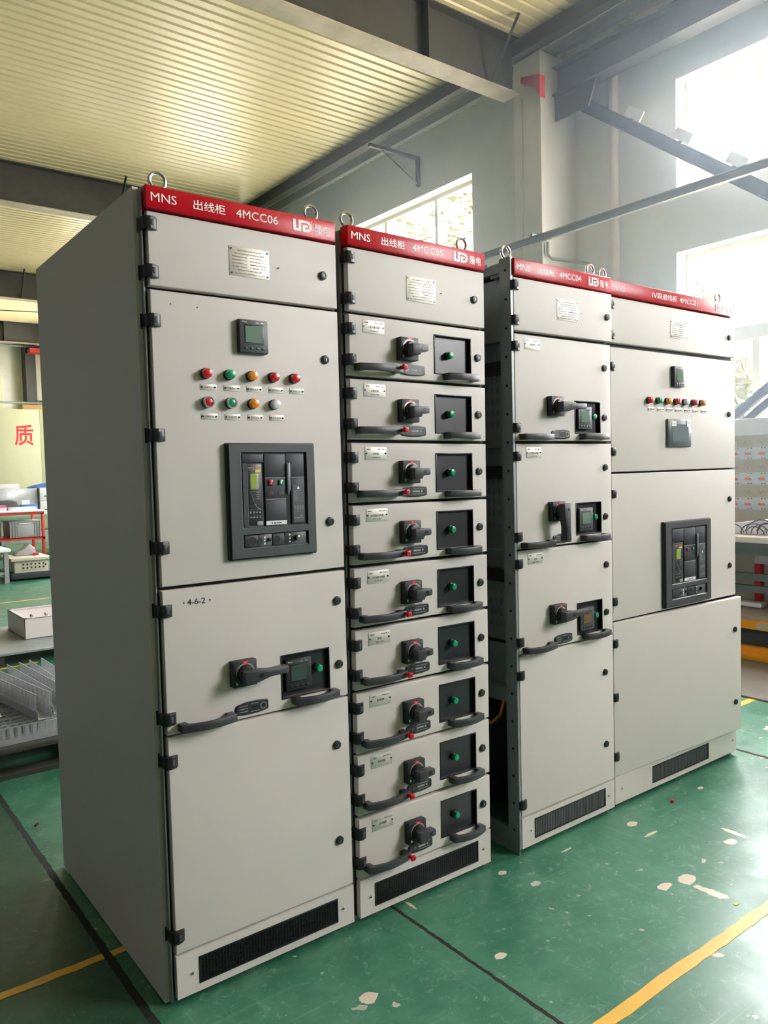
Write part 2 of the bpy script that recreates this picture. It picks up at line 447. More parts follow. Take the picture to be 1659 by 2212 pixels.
# steel frame beams across the hall, one object each
def ibeam(name, label, y, mt, x0=X0, x1=5.28, zb=5.19, group=None):
    t = thing(name, label, 'roof beam', (x0, y, zb), group=group)
    L = x1-x0
    MB().box(0, L, -.006, .006, .012, ZC-zb-.0, STEELDK).build('web', t)
    MB().box(0, L, -.11, .11, 0, .014, STEELLT).build('bottom_flange', t)
    MB().box(0, L, -.10, .10, ZC-zb-.014, ZC-zb-.001, STEELDK).build('top_flange', t)
    return t
BN = {0: 'dark steel roof beam nearest the camera, rust-stained underside, top right', 1: 'dark steel roof beam behind the tall red-topped cabinets, second from camera',
      2: 'dark steel roof beam beyond the hanging lamp', 3: 'dark steel roof beam farthest away above the lettered partition',
      -1: 'dark steel roof beam behind the camera', -2: 'dark steel roof beam farthest behind the camera'}
for n in range(0, 4):
    y = COLY+.07+BAY*n if n < 3 else 21.2
    t = ibeam('roof_beam', BN[n], y, STEELDK)
    for k, xb in enumerate([-3, 0.9, 3.3 if n else 4.95]):
        g = MB(); g.tube([(xb-X0, -.02, .03), (xb-X0, -.42, ZC-5.19-.01)], .018, STEELDK, n=4); g.build('fly_brace', t)
    for xs in (4.1, 1.6, -2.0):
        MB().box(xs-X0-.005, xs-X0+.005, -.10, .10, .014, ZC-5.19-.014, STEELDK).build('stiffener', t)
# purlin, gutter beam along the window wall
t = MB().box(5.28, 5.40, Y0, Y1, 5.59, ZC-.002, STEELDK, .006).build('eave_beam'); tag(t, 'dark steel eave beam along the window wall where roof ribs end', 'beam')
t = MB().box(5.63, 5.70, Y0, Y1, 5.61, ZC-.002, STEELGR, .004).build('gutter_beam'); tag(t, 'grey steel channel between dark eave beam and window wall', 'beam')
# columns of the window wall
for n in (-2, -1, 0, 1, 2):
    c = COLY+BAY*n
    struct(box_obj('column_%d' % (n+3), 5.38, XW, c-.22, c+.14, 0, 5.58, PLASTER, .006))
# windows
wi = 0
def window(a, b, z0, z1, kind):
    global wi; wi += 1
    t = bpy.data.objects.new('window_%d' % wi, None); COL.objects.link(t); t.location = (XW+.16, a, z0); struct(t)
    W_, H_ = b-a, z1-z0; g = MB(); e = .05
    for q in ((0, W_, 0, e), (0, W_, H_-e, H_)): g.box(0, .07, *q, ALWIN, .004)
    for q in ((0, e), (W_-e, W_)): g.box(0, .07, q[0], q[1], e, H_-e, ALWIN, .004)
    if kind == 'lo':
        g.box(-.015, .075, e, W_-e, .83, .95, ALWIN, .004)
        for q in (.66, 1.32, 1.98, 2.64): g.box(.01, .06, q-.03, q+.03, e, .83, ALWIN, .003)
        for q in (W_/2,): g.box(.01, .06, q-.03, q+.03, .95, H_-e, ALWIN, .003)
    else:
        for q in (.85, 1.92, 2.6): g.box(.01, .06, q-.03, q+.03, e, H_-e, ALWIN, .003)
    g.build('window_frame', t)
    MB().box(.032, .036, e, W_-e, e, H_-e, GLASS).build('window_pane', t)
for a, b in WIN:
    for q in lights_of(a, b): window(a, b, q[0], q[1], 'lo' if q[0] < 2 else 'up')
# outside trees
def tree(x, y, h, r, n, label, seed):
    rnd = random.Random(seed); t = thing('tree', label, 'tree', (x, y, -.3), group='trees outside the windows')
    g = MB(); g.tube([(0, 0, 0), (.1, .1, h*.35), (-.1, .2, h*.7), (0, 0, h*.9)], .11, TRUNK, n=8)
    for k in range(7):
        q = rnd.random()*6.28; zz = h*(.35+.5*rnd.random())
        g.tube([(0, .1, zz), (math.cos(q)*r*.5, math.sin(q)*r*.5, zz+.5), (math.cos(q)*r*.85, math.sin(q)*r*.85, zz+.8)], .03, TRUNK, n=6)
    g.build('trunk', t)
    me = bpy.data.meshes.new('foliage'); vs = []; fs = []
    for k in range(n):
        while True:
            p = Vector((rnd.uniform(-1, 1), rnd.uniform(-1, 1), rnd.uniform(-1, 1)))
            if .25 < p.length < 1: break
        p = Vector((p.x*r, p.y*r, h*.55+p.z*h*.47)); s = rnd.uniform(.12, .26)
        d = Vector((rnd.gauss(0, 1), rnd.gauss(0, 1), rnd.gauss(-.5, .7))).normalized(); u = d.orthogonal().normalized()
        i = len(vs); vs += [p, p+d*s*.5+u*s*.22, p+d*s*1.2, p+d*s*.5-u*s*.22]; fs.append((i, i+1, i+2, i+3))
    me.from_pydata(vs, [], fs); me.materials.append(LEAF)
    link('foliage', me, t)
tree(8.6, 4.5, 4.4, 1.4, 5200, 'yellow-green leafy tree low outside the lower window at right edge', 1)
tree(9.3, 1.1, 3.6, 1.3, 4200, 'smaller yellow-green tree outside the lower window at far right', 2)
tree(9.6, 8.6, 8.0, 2.0, 2600, 'tall sparse tree outside the window above the second cabinet', 3)
tree(8.8, 12.9, 5.0, 1.6, 2200, 'leafy tree outside farther windows, behind the tall cabinets', 4)

# crane runway beam, cross bracing, rail, pipes
t = thing('crane_runway_beam', 'dark blue-grey steel crane runway beam high along the window wall', 'beam', (5.64, -2.18, 5.17))
Lb = 3.36+2.18
MB().box(-.09, .09, 0, Lb, 0, .016, STEELDK).build('bottom_flange', t)
MB().box(-.09, .09, 0, Lb, .27, .286, STEELDK).build('top_flange', t)
MB().box(-.006, .006, 0, Lb, .016, .27, STEELDK).build('web', t)
MB().prism([(Lb, -.24), (Lb-.41, -.24), (Lb-.51, 0), (Lb, 0)], -.05, -.03, STEELDK, 'x').build('gusset_plate', t)
def brace(name, label, ya, za, yb, zb, x, w, gap=0, plates=0):
    t = thing(name, label, 'brace', (x, ya, za)); d = Vector((0, yb-ya, zb-za)); ln = d.length; ang = math.atan2(d.z, d.y)
    for s in ((0,) if not gap else (-1, 1)):
        o_ = s*(w/2+gap/2)
        g = MB().box(-.005, .005, 0, ln, o_-w/2, o_+w/2, STEELDK).box(-.06, -.005, 0, ln, o_+w/2-.012, o_+w/2, STEELDK)
        g.build('steel_angle', t, rot=(ang, 0, 0))
    sg = -1 if d.y < 0 else 1
    for k in range(plates):
        q = .75+.62*k
        p = MB().box(-.035, -.025, q-.10, q+.10, sg*(w/2+.01), sg*(w/2+.10), PAPER).box(-.030, .0, q-.02, q+.02, sg*(w/2-.01), sg*(w/2+.03), STEELDK)
        p.build('small_board', t, rot=(ang, 0, 0))
brace('cross_brace', 'dark steel brace slanting down to the right with four small boards', 3.15, 5.07, -1.0, 1.94, 5.70, .115, plates=4)
brace('cross_brace', 'doubled dark steel brace rising to the right, right of the cabinets', 3.10, .65, -2.1, 4.55, 5.80, .085, .018)
t = thing('conductor_rail', 'thin grey steel rail running along the window wall at mid height', 'rail', (5.16, -9, 3.63))
MB().box(-.02, .02, 0, 19, 0, .012, STEELGR).box(-.02, .02, 0, 19, .06, .072, STEELGR).box(-.004, .004, 0, 19, .012, .06, STEELGR).build('channel', t)
for yy in (1.4, 7.0, 12.3): MB().box(0, .22 if yy > 11 else .2, yy, yy+.03, .072, .11, STEELGR).build('hanger', t)
t = thing('cable_tray', 'grey slotted cable tray hanging under the rail left of the column', 'tray', (5.12, 3.9, 3.33))
g = MB()
for z_ in (0, .2): g.box(0, .012, 0, 3.5, z_, z_+.03, STEELGR).box(.15, .162, 0, 3.5, z_, z_+.03, STEELGR)
g.build('side_rail', t)
g = MB()
for k in range(12): g.box(0, .162, k*.3, k*.3+.03, 0, .012, STEELGR).box(0, .012, k*.3, k*.3+.02, 0, .22, STEELGR)
g.build('rung', t)['kind'] = 'stuff'
for k in (.4, 2.9): MB().tube([(.08, k, .2), (.08, k, .62)], .008, STEELGR).build('hanger', t)
def pipe(name, label, pts, r, m, cat='pipe'):
    return tag(MB().tube(pts, r, m, n=12).build(name), label, cat)
pipe('drain_pipe', 'wide pinkish plastic pipe down the wall right of the column', [(XW-.05, 2.86, 0), (XW-.05, 2.86, 4.2), (XW-.05, 2.86, 5.5)], .045, mat('pink_pipe_plastic', S(214, 200, 190), .5))
pipe('wall_conduit', 'thin white conduit down the front of the column', [(5.37, 3.62, 0), (5.37, 3.62, 5.2)], .012, mat('white_conduit', S(205, 205, 196), .5))
pipe('bent_conduit', 'grey conduit bending off the column above the fourth cabinet sign', [(5.42, 3.33, 3.70), (5.42, 3.33, 3.58), (5.47, 3.32, 3.54), (5.82, 3.14, 3.50), (5.88, 3.12, 3.44), (5.88, 3.12, .0)], .016, STEELGR)
t = MB().prism([(3.55, 5.36), (3.30, 5.30), (3.30, 5.08), (3.38, 5.22), (3.55, 5.30)], 5.30, 5.375, REDB, 'x').build('crane_bumper'); tag(t, 'small red steel crane bumper bracket at top of the column', 'bracket')
for k, (y_, lb) in enumerate(((5.88, 'dark triangular steel wall bracket above the upper window'), (11.0, 'dark triangular steel wall bracket behind the first cabinet sign'))):
    t = thing('wall_bracket', lb, 'bracket', (XW, y_, 5.10), group='triangular wall brackets')
    MB().box(-.045, 0, -.02, .02, 0, .35, STEELDK).build('post', t)
    MB().box(-.80, 0, -.02, .02, .33, .37, STEELDK).build('arm', t)
    MB().tube([(-.02, 0, .02), (-.62, 0, .34)], .008, STEELDK, n=6).build('tie_rod', t)
# pendant lamp
t = thing('pendant_lamp', 'old conical enamel pendant lamp hanging at the left edge', 'lamp', (1.27, 9.0, 4.83))
g = MB(); i = g.mi(LAMPM); pr = [(.03, .27), (.05, .22), (.10, .15), (.16, .08), (.20, .03), (.21, 0)]; R0 = None
for r_, z_ in pr:
    R1 = [g.bm.verts.new((r_*math.cos(2*PI*k/32), r_*math.sin(2*PI*k/32), z_)) for k in range(32)]
    if R0:
        for k in range(32): g.bm.faces.new((R0[k], R0[(k+1) % 32], R1[(k+1) % 32], R1[k])).material_index = i
    R0 = R1
g.build('lamp_shade', t)
MB().tube([(0, 0, .26), (0, 0, ZC-4.84)], .008, STEELDK).build('hanging_rod', t)
MB().cyl((0, 0, .24), (0, 0, .30), .035, STEELDK).build('socket', t)
MB().cyl((0, 0, -.06), (0, 0, .2), .035, BULB, bev=.01).build('bulb', t)

# ------------------------------------------------------------------ switchgear cabinet pieces (shared meshes)
def door_mesh(w_, z0, z1, holes=(), t=.022, r=.0035):
    g = MB(); g.mi(PAINT); g.mi(RUBBER); bm = g.bm
    xs = sorted({r, w_-r} | {h[0] for h in holes} | {h[1] for h in holes}); zs = sorted({z0+r, z1-r} | {h[2] for h in holes} | {h[3] for h in holes})
    vd = {}
    def v(x, y, z):
        k = (round(x, 6), round(y, 6), round(z, 6))
        if k not in vd: vd[k] = bm.verts.new((x, y, z))
        return vd[k]
    def solid(i, j):
        if not (0 <= i < len(xs)-1 and 0 <= j < len(zs)-1): return None
        cx, cz = (xs[i]+xs[i+1])/2, (zs[j]+zs[j+1])/2
        return not any(h[0] < cx < h[1] and h[2] < cz < h[3] for h in holes)
    for i in range(len(xs)-1):
        for j in range(len(zs)-1):
            if not solid(i, j): continue
            a, b, c, d = xs[i], xs[i+1], zs[j], zs[j+1]
            bm.faces.new((v(a, 0, c), v(b, 0, c), v(b, 0, d), v(a, 0, d)))
            for (di, dj, p, q) in ((-1, 0, (a, c), (a, d)), (1, 0, (b, d), (b, c)), (0, -1, (b, c), (a, c)), (0, 1, (a, d), (b, d))):
                if solid(i+di, j+dj) is False:
                    bm.faces.new((v(p[0], 0, p[1]), v(q[0], 0, q[1]), v(q[0], t, q[1]), v(p[0], t, p[1])))
    # rolled border
    prof = [(0, 0)]+[(r*math.sin(q), r*(1-math.cos(q))) for q in (.4, .8, 1.2, PI/2)]+[(r, t)]
    def loop(o_, y):
        L = []
        X = xs; Z = zs
        for x in X: L.append((r-o_ if x == X[0] else (w_-r+o_ if x == X[-1] else x), y, z0+r-o_))
        for z in Z[1:]: L.append((w_-r+o_, y, z1-r+o_ if z == Z[-1] else z))
        for x in X[::-1][1:]: L.append((r-o_ if x == X[0] else x, y, z1-r+o_))
        for z in Z[::-1][1:-1]: L.append((r-o_, y, z))
        return L
    rings = [[v(*p) for p in loop(o_, y)] for o_, y in prof]
    for A, B in zip(rings, rings[1:]):
        N = len(A)
        for k in range(N):
            try: bm.faces.new((A[(k+1) % N], A[k], B[k], B[(k+1) % N]))
            except ValueError: pass
    bmesh.ops.recalc_face_normals(bm, faces=bm.faces[:])
    # orient outward: front face must look to -y
    bm.faces.ensure_lookup_table(); bm.normal_update()
    if bm.faces[0].normal.y > 0: bmesh.ops.reverse_faces(bm, faces=bm.faces[:])
    # gasket and inner skin
    g.box(.008, w_-.008, t-.002, t+.003, z0+.008, z1-.008, RUBBER) if not holes else None
    return g.mesh('door')
def mesh_hinge():
    g = MB()
    g.prism([(-.013, -.004), (-.008, -.012), (.004, -.0145), (.018, -.010), (.026, -.002), (.026, .0005), (.0, .0005), (-.0005, .024), (-.013, .024)], -.0165, .0165, BLACK, 'z', bev=.0012)
    g.box(.005, .013, -.0152, -.013, -.008, .008, CHAR, .0006)
    return g.mesh('hinge')
def mesh_lock():
    g = MB(); g.cyl((0, .001, 0), (0, -.007, 0), .0135, BLACK, r1=.0125, n=32, bev=.001)
    g.ring((0, 0, 0), .0065, .0085, -.007, -.0082, CHAR, n=28)
    g.cyl((0, -.006, 0), (0, -.0078, 0), .0052, BLACK, n=20); g.box(-.0008, .0008, -.0088, -.0075, -.0035, .0035, STEEL)
    return g.mesh('lock')
def mesh_screw(head=.005):
    g = MB(); g.cyl((0, .001, 0), (0, -.004, 0), head, STEEL, r1=head*.7, n=16, bev=.0008); g.cyl((0, -.004, 0), (0, -.0045, 0), head*.35, RUBBER, n=6)
    return g.mesh('screw')
def mesh_handle(L):
    g = MB(); n = 14; out = []; inn = []
    for k in range(n+1):
        u = k/n; out.append((u*L, -.032-.016*math.sin(PI*u)))
    for k in range(n+1):
        u = 1-k/n; inn.append((.024+(L-.048)*u, -.022-.013*math.sin(PI*u)))
    pts = [(0, 0)]+out+[(L, 0), (L-.022, 0)]+inn+[(.022, 0)]
    g.prism(pts, -.011, .011, CHARH, 'z', bev=.0022)
    return g.mesh('handle')
CHARH = mat('handle_grey_plastic', S(58, 60, 64), .42, bump=.08, bscale=1800)
def mesh_rotary(kind):
    g = MB(); a = .037
    g.box(-a, a, -.026, .0, -a, a, BLACKM, .003)
    g.ring((0, 0, 0), .0265, .0305, -.0263, -.0268, SILVER, a0=.35, a1=PI-.0, n=22)
    g.ring((0, 0, 0), .0265, .0305, -.0263, -.0268, SILVER, a0=PI, a1=PI+.15, n=2)
    g.box(-.010, .010, -.0272, -.0262, .028, .035, REDP); g.text('ON', -.004, .004, .0295, .0335, -.0272, WHITE)
    g.prism([(-.030, -.030), (-.022, -.026), (-.031, -.019)], -.027, -.0262, SILVER)
    g.cyl((0, -.026, 0), (0, -.040, 0), .025, BLACK, r1=.023, n=32, bev=.001)
    if kind == 'small':
        g.prism([(-.020, -.022), (-.020, .012), (.044, .012), (.046, .006), (.046, -.006), (.044, -.010), (.018, -.012), (.012, -.022)], -.066, -.038, CHARH, bev=.0018)
        for k in range(3): g.cyl((-.010+.014*k, -.052, .0119), (-.010+.014*k, -.052, .0126), .0028, RUBBER, n=10)
        g.cyl((.024, -.066, 0), (.024, -.0665, 0), .007, BLACK, n=20)
    elif kind == 'long':
        g.prism([(-.020, -.022), (-.020, .014), (.030, .014), (.060, .009), (.116, .011), (.118, .006), (.118, -.008), (.112, -.010), (.060, -.011), (.030, -.018), (.012, -.022)], -.068, -.040, CHARH, bev=.002)
        for k in range(3): g.cyl((-.010+.014*k, -.054, .0139), (-.010+.014*k, -.054, .0146), .0028, RUBBER, n=10)
        g.cyl((.028, -.068, -.002), (.028, -.0685, -.002), .007, BLACK, n=20)
    else:
        g.prism([(-.024, .030), (.012, .032), (.014, .026), (.012, -.058), (.015, -.110), (.010, -.114), (-.008, -.114), (-.012, -.108), (-.011, -.056), (-.022, -.020)], -.070, -.040, CHARH, bev=.002)
        g.cyl((0, -.070, .008), (0, -.0705, .008), .006, BLACK, n=20)
    return g.mesh('rotary_switch')
def mesh_window(w_, h):
    # recessed tray: raised lip, side walls, dark back panel
    g = MB(); e = .004; d = .013
    for q in ((0, w_, 0, e), (0, w_, h-e, h)): g.box(q[0], q[1], -.0025, d, q[2], q[3], BLACK, .0008)
    for q in ((0, e), (w_-e, w_)): g.box(q[0], q[1], -.0025, d, e, h-e, BLACK, .0008)
    g.box(0, w_, d-.001, d+.003, 0, h, PANE)
    return g.mesh('viewing_window')
def mesh_light(lens, rim=BLACK, r=.0135, back=0):
    g = MB(); g.cyl((0, back, 0), (0, back-.008, 0), r+.0015, rim, n=28, bev=.0008); g.cyl((0, back-.007, 0), (0, back-.024, 0), r, lens, r1=r*.95, n=28, bev=.002)
    return g.mesh('indicator_light')
def mesh_pushb(lens):
    g = MB(); g.cyl((0, 0, 0), (0, -.012, 0), .0155, BLACK, n=28, bev=.001); g.ring((0, 0, 0), .0115, .0150, -.0118, -.020, STEEL, n=28); g.cyl((0, -.011, 0), (0, -.0185, 0), .0112, lens, n=28, bev=.0008)
    return g.mesh('push_button')
def mesh_meter(scr, w_=.090, h=.093, frame=CHAR):
    g = MB(); g.box(-w_/2, w_/2, -.014, .0, -h/2, h/2, BLACK, .0015); g.box(-w_/2+.001, w_/2-.001, -.019, -.012, -h/2+.001, h/2-.001, frame, .0015)
    sw, s0, s1 = w_*.33, -h*.22, h*.34
    g.box(-sw, sw, -.0197, -.018, s0, s1, BLACK, .0004); g.box(-sw+.0025, sw-.0025, -.0200, -.0190, s0+.0025, s1-.0035, scr)
    g.box(-sw-.002, sw+.002, -.0215, -.019, s1, s1+.0016, frame); g.box(-sw-.002, sw+.002, -.0215, -.019, s0-.0016, s0, frame)
    for k in range(4):
        x = (-.30+.20*k)*w_; g.box(x-.005, x+.005, -.0205, -.0185, -h*.37-.0028, -h*.37+.0028, BLACK, .0008)
    g.text('Pilot', -w_*.40, -w_*.24, h*.40, h*.445, -.0192, STICK)
    g.box(w_*.06, w_*.16, -.0193, -.0188, h*.40, h*.42, SILVER); g.box(w_*.24, w_*.34, -.0193, -.0188, h*.40, h*.42, SILVER)
    return g.mesh('panel_meter')
def mesh_smalllabel(txt):
    g = MB(); g.box(-.024, .024, -.0012, 0, -.008, .008, ALU, .0003)
    for x in (-.0195, .0195): g.cyl((x, 0, 0), (x, -.0028, 0), .0028, BLACK, n=12)
    g.text(txt, -.014, .014, -.0033, .0033, -.0013, INK); return g.mesh('label_plate')
def mesh_interlock(slot=True):
    # elongated label of the racking mechanism under the switch
    pts = [(-.050, -.014), (-.052, -.006), (-.052, .006), (-.046, .013), (-.02, .018), (.02, .0185), (.050, .015), (.053, .010), (.053, -.010), (.050, -.014), (.02, -.018), (-.02, -.018)]
    g = MB(); g.prism(pts, -.004, 0, BLACK, bev=.001)
    g.prism([(p[0]*.93, p[1]*.85) for p in pts], -.0048, -.003, CHARD)
    if slot:
        g.ring((.036, 0, 0), .008, .0095, -.005, -.0055, SILVER, n=20); g.cyl((.036, -.0045, 0), (.036, -.0052, 0), .0078, RUBBER, n=20)
        g.box(.0, .022, -.0056, -.0045, -.004, .004, BLACK)
        for z_ in (.008, 0, -.008): g.box(-.040, -.014, -.0052, -.0046, z_-.0008, z_+.0008, GREYBTN)
        g.box(-.004, .024, -.0052, -.0046, .0105, .0118, GREYBTN); g.box(-.004, .024, -.0052, -.0046, -.0118, -.0105, GREYBTN)
    else:
        g.box(-.034, -.018, -.0056, -.0045, -.012, .012, BLACK); g.ring((-.026, 0, 0), .004, .0048, -.0056, -.006, SILVER, n=14)
        g.box(-.008, .040, -.0052, -.0046, .0085, .0098, GREYBTN); g.box(-.010, .020, -.0052, -.0046, -.0025, .0025, GREYBTN); g.box(.026, .032, -.0052, -.0046, -.003, .003, GREYBTN)
        g.box(-.010, .040, -.0052, -.0046, -.0098, -.0085, GREYBTN)
    return g.mesh('interlock_label')
CHARD = mat('dark_grey_label_plastic', S(46, 48, 52), .4)
def mesh_redplug():
    g = MB(); g.cyl((0, -.006, 0), (0, -.052, 0), .006, REDP, n=16); g.box(-.008, .008, -.060, -.050, -.008, .008, REDP, .002); g.cyl((0, -.060, 0), (0, -.0605, 0), .0045, mat('dark_red', S(150, 15, 25), .5), n=14)
    return g.mesh('red_plug')
def mesh_eye():
    g = MB(); g.tube([(.022*math.cos(q), 0, .036+.022*math.sin(q)) for q in [2*PI*k/28 for k in range(28)]], .0048, STEEL, n=10, closed=True)
    g.cyl((0, 0, -.004), (0, 0, .012), .010, STEEL, n=20, bev=.001); g.cyl((0, 0, -.004), (0, 0, .003), .018, STEEL, n=20, bev=.001)
    return g.mesh('lifting_eye')
MH, ML, MSC, MSH, MLH, MVH = mesh_hinge(), mesh_lock(), mesh_screw(), mesh_rotary('small'), mesh_rotary('long'), mesh_rotary('down')
MHD, MHD2, MHDA, MHDB = mesh_handle(.170), mesh_handle(.146), mesh_handle(.163), mesh_handle(.154)
MWIN = mesh_window(.170, .132)
MLG, MLR, MLO, MLW, MLGB = mesh_light(LGREEN), mesh_light(LRED), mesh_light(LORANGE), mesh_light(LWHITE), mesh_light(LGREEN, r=.0115, back=.012)
MPR, MPG = mesh_pushb(LRED), mesh_pushb(LGREEN)
MMET, MMETD, MMETB, MMETG = mesh_meter(LCD), mesh_meter(LCDD, frame=BLACKM), mesh_meter(LCDB, .086, .09), mesh_meter(LCD, .084, .09)
MIL, MILS, MRP, MEYE = mesh_interlock(False), mesh_interlock(True), mesh_redplug(), mesh_eye()
def put(name, me, p, x, z, y=0): return link(name, me, p, (x, y, z))

def nameplate(p, x0, x1, z0, z1, kind):
    g = MB(); g.box(x0, x1, -.0014, 0, z0, z1, ALU, .0003); w_, h = x1-x0, z1-z0
    for x in (x0+.006, x1-.006):
        for z in (z0+.007, z1-.007): g.cyl((x, 0, z), (x, -.003, z), .0026, BLACK, n=12)
    rows = [(0, None), (1, None), (2, 3), (4, 5), (6, 7), (8, 9), (10, None), (11, None)]; c = GOLDINK if kind != 'dark' else INK
    for k, (a, b) in enumerate(rows):
        zc = z1-.010-(h-.018)*k/7.0; hh = .0034 if k not in (0,) else .0042
        if b is None:
            f = .2 if k in (0, 6) else .12
            g.text(PLATE_TXT[a], x0+w_*f, x1-w_*f, zc-hh/2, zc+hh/2, -.0016, c)
        else:
            g.text(PLATE_TXT[a], x0+w_*.07, x0+w_*.44, zc-hh/2, zc+hh/2, -.0016, c); g.text(PLATE_TXT[b], x0+w_*.52, x0+w_*.93, zc-hh/2, zc+hh/2, -.0016, c)
    return g.build('rating_plate', p)
def circuit_plate(p, x0, x1, z0, z1, rows):
    g = MB(); g.box(x0, x1, -.0014, 0, z0, z1, ALU, .0003); zc = (z0+z1)/2; w_ = x1-x0
    for x in (x0+.0045, x1-.0045): g.cyl((x, 0, zc), (x, -.003, zc), .0028, BLACK, n=12)
    a, b, c, d = rows
    g.text(a, x0+w_*.08, x0+w_*.26, z1-.0095, z1-.005, -.0016, INK); g.text(b, x0+w_*.56, x0+w_*.95, z1-.0095, z1-.005, -.0016, INK)
    L = len(c); ww = min(.6, .09*L)*w_; xc = (x0+x1)/2; g.text(c, xc-ww/2, xc+ww/2, zc-.005, zc+.003, -.0016, INK)
    if d: g.text(d, xc-w_*.2, xc+w_*.2, z0+.005, z0+.0095, -.0016, INK)
    return g.build('circuit_plate', p)
def logo(g, x0, x1, z0, z1, y, m):
    sx, sz = (x1-x0)/100., (z1-z0)/60.
    T = lambda pts: [(x0+a*sx, z0+b*sz) for a, b in pts]
    g.prism(T([(0, 60), (14, 60), (14, 14), (28, 14), (28, 0), (0, 0)]), y-.0008, y, m)
    g.prism(T([(28, 14), (28, 60), (42, 60), (42, 0), (28, 0)]), y-.0008, y, m)
    # outer D stroke, running over the top and round
    arc = lambda cx, cz, r, a0, a1, n=10: [(cx+r*math.cos(a0+(a1-a0)*k/n), cz+r*math.sin(a0+(a1-a0)*k/n)) for k in range(n+1)]
    o_ = [(42, 60), (42, 47)]+arc(66, 30, 17, PI/2, -PI/2)[0:1]+arc(66, 30, 17, PI/2, -PI/2)[1:]+[(62, 13), (62, 22), (78, 22), (78, 32), (49, 32), (49, 0)]
    g.prism(T([(42, 60), (42, 47)]+arc(68, 30, 17, PI/2, -.0)+arc(68, 30, 30, 0, PI/2)[0:]), y-.0008, y, m)
    g.prism(T([(85, 30), (98, 30)]+arc(68, 30, 30, 0, -PI/2)[1:]+[(49, 0), (49, 13)]+[(68, 13)]+arc(68, 30, 17, -PI/2, 0)[1:-1]), y-.0008, y, m)
    g.prism(T([(49, 13), (62, 13), (62, 36), (49, 36)]), y-.0008, y, m); g.prism(T([(62, 25), (78, 25), (78, 36), (62, 36)]), y-.0008, y, m)
    g.cyl((x0+97*sx, y, z0+58*sz), (x0+97*sx, y-.0008, z0+58*sz), .0016, m, n=12)
def header(cab, w_, items, lg, lng, x0=-.005):
    h = MB().box(x0, w_, -.009, .030, 2.141, 2.200, RED, .0022, 3).build('header_sign', cab)
    MB().box(x0+.01, w_-.01, .03, .12, 2.15, 2.199, PAINT_IN).build('header_bracket', h)
    for s, a, b in items: MB().text(s, a, b, 2.160 if ord(s[0]) < 256 else 2.1585, 2.1825 if ord(s[0]) < 256 else 2.1845, -.0096, WHITE).build('lettering', h)
    MB().text('隆电', lng[0], lng[1], 2.155, 2.1835, -.0096, WHITE).build('lettering', h)
    g = MB(); logo(g, lg[0], lg[1], 2.154, 2.187, -.0094, WHITE); g.build('logo', h)
    return h
def kick(cab, w_, g0, g1, s0, s1, zt=.138, light=False):
    k = MB(); zb = .018; xs = [0, g0, g1, w_]
    k.box(0, g0, 0, .02, zb, zt, PAINT); k.box(g1, w_, 0, .02, zb, zt, PAINT); k.box(g0, g1, 0, .02, .116, zt, PAINT); k.box(g0, g1, 0, .02, zb, .040, PAINT)
    bmesh.ops.remove_doubles(k.bm, verts=k.bm.verts[:], dist=1e-5)
    p = k.build('kick_panel', cab)
    g = MB(); a, b, c, d = g0, g1, .040, .116
    for q in ((a, b, c, c+.004), (a, b, d-.004, d)): g.box(q[0], q[1], -.002, .006, q[2], q[3], BLACK, .0005)
    for q in ((a, a+.004), (b-.004, b)): g.box(q[0], q[1], -.002, .006, c, d, BLACK, .0005)
    g.box(a, b, .010, .012, c, d, RUBBER)
    n = int((b-a-.012)/.0095)
    for i in range(n+1):
        x = a+.006+i*(b-a-.012)/n; g.box(x-.0008, x+.0008, 0, .004, c+.004, d-.004, BLACK)
    for j in range(17):
        z = c+.006+j*(d-c-.012)/16; g.box(a+.004, b-.004, .001, .005, z-.0009, z+.0009, GRID if light else BLACK)
    g.build('vent_grille', p)
    put('screw', MSC, p, s0, .077); put('screw', MSC, p, s1, .077)
GRID = mat('grey_grille_bars', S(120, 124, 128), .4)

def frame_posts(cab, w_, d=1.0, z1=2.19, left=True, right=True, back=True):
    """rear shell, frame and posts"""
    g = MB()
    xl, xr = -.010, w_+.008
    for x in ((xl, xl+.024), (xr-.024, xr)):
        for y in ((.027, .055), (d-.03, d)): g.box(x[0], x[1], y[0], y[1], .0, z1, PAINT_IN, .001)
    for z in ((.0, .018), (z1-.03, z1)):
        g.box(xl, xr, .027, .05, z[0], z[1], PAINT_IN); g.box(xl, xr, d-.03, d, z[0], z[1], PAINT_IN)
        for x in ((xl, xl+.024), (xr-.024, xr)): g.box(x[0], x[1], .05, d-.03, z[0], z[1], PAINT_IN)
    g.build('frame', cab)
def shell(cab, w_, d=1.0, side_left=False):
    MB().box(-.008, w_+.006, .05, d-.002, 2.184, 2.192, PAINT).build('roof_panel', cab)
    MB().box(-.008, w_+.006, d-.004, d, .02, 2.185, PAINT).build('back_panel', cab)
def rubber(cab, w_, z0=.02, z1=2.14):
    # black sealing strips on the frame behind the door edges
    g = MB()
    g.box(-.004, .006, .0225, .0275, z0, z1, RUBBER); g.box(w_-.006, w_+.004, .0225, .0275, z0, z1, RUBBER); g.box(.006, w_-.006, .0235, .0285, z0, z1, RUBBER)
    g.build('door_seal', cab)

def cabinet(label, x, dy, yaw, lean, roll):
    t = thing('switchgear_cabinet', label, 'cabinet', (x, dy, 0), (-lean, roll, yaw), 'switchgear cabinets in a row')
    return t

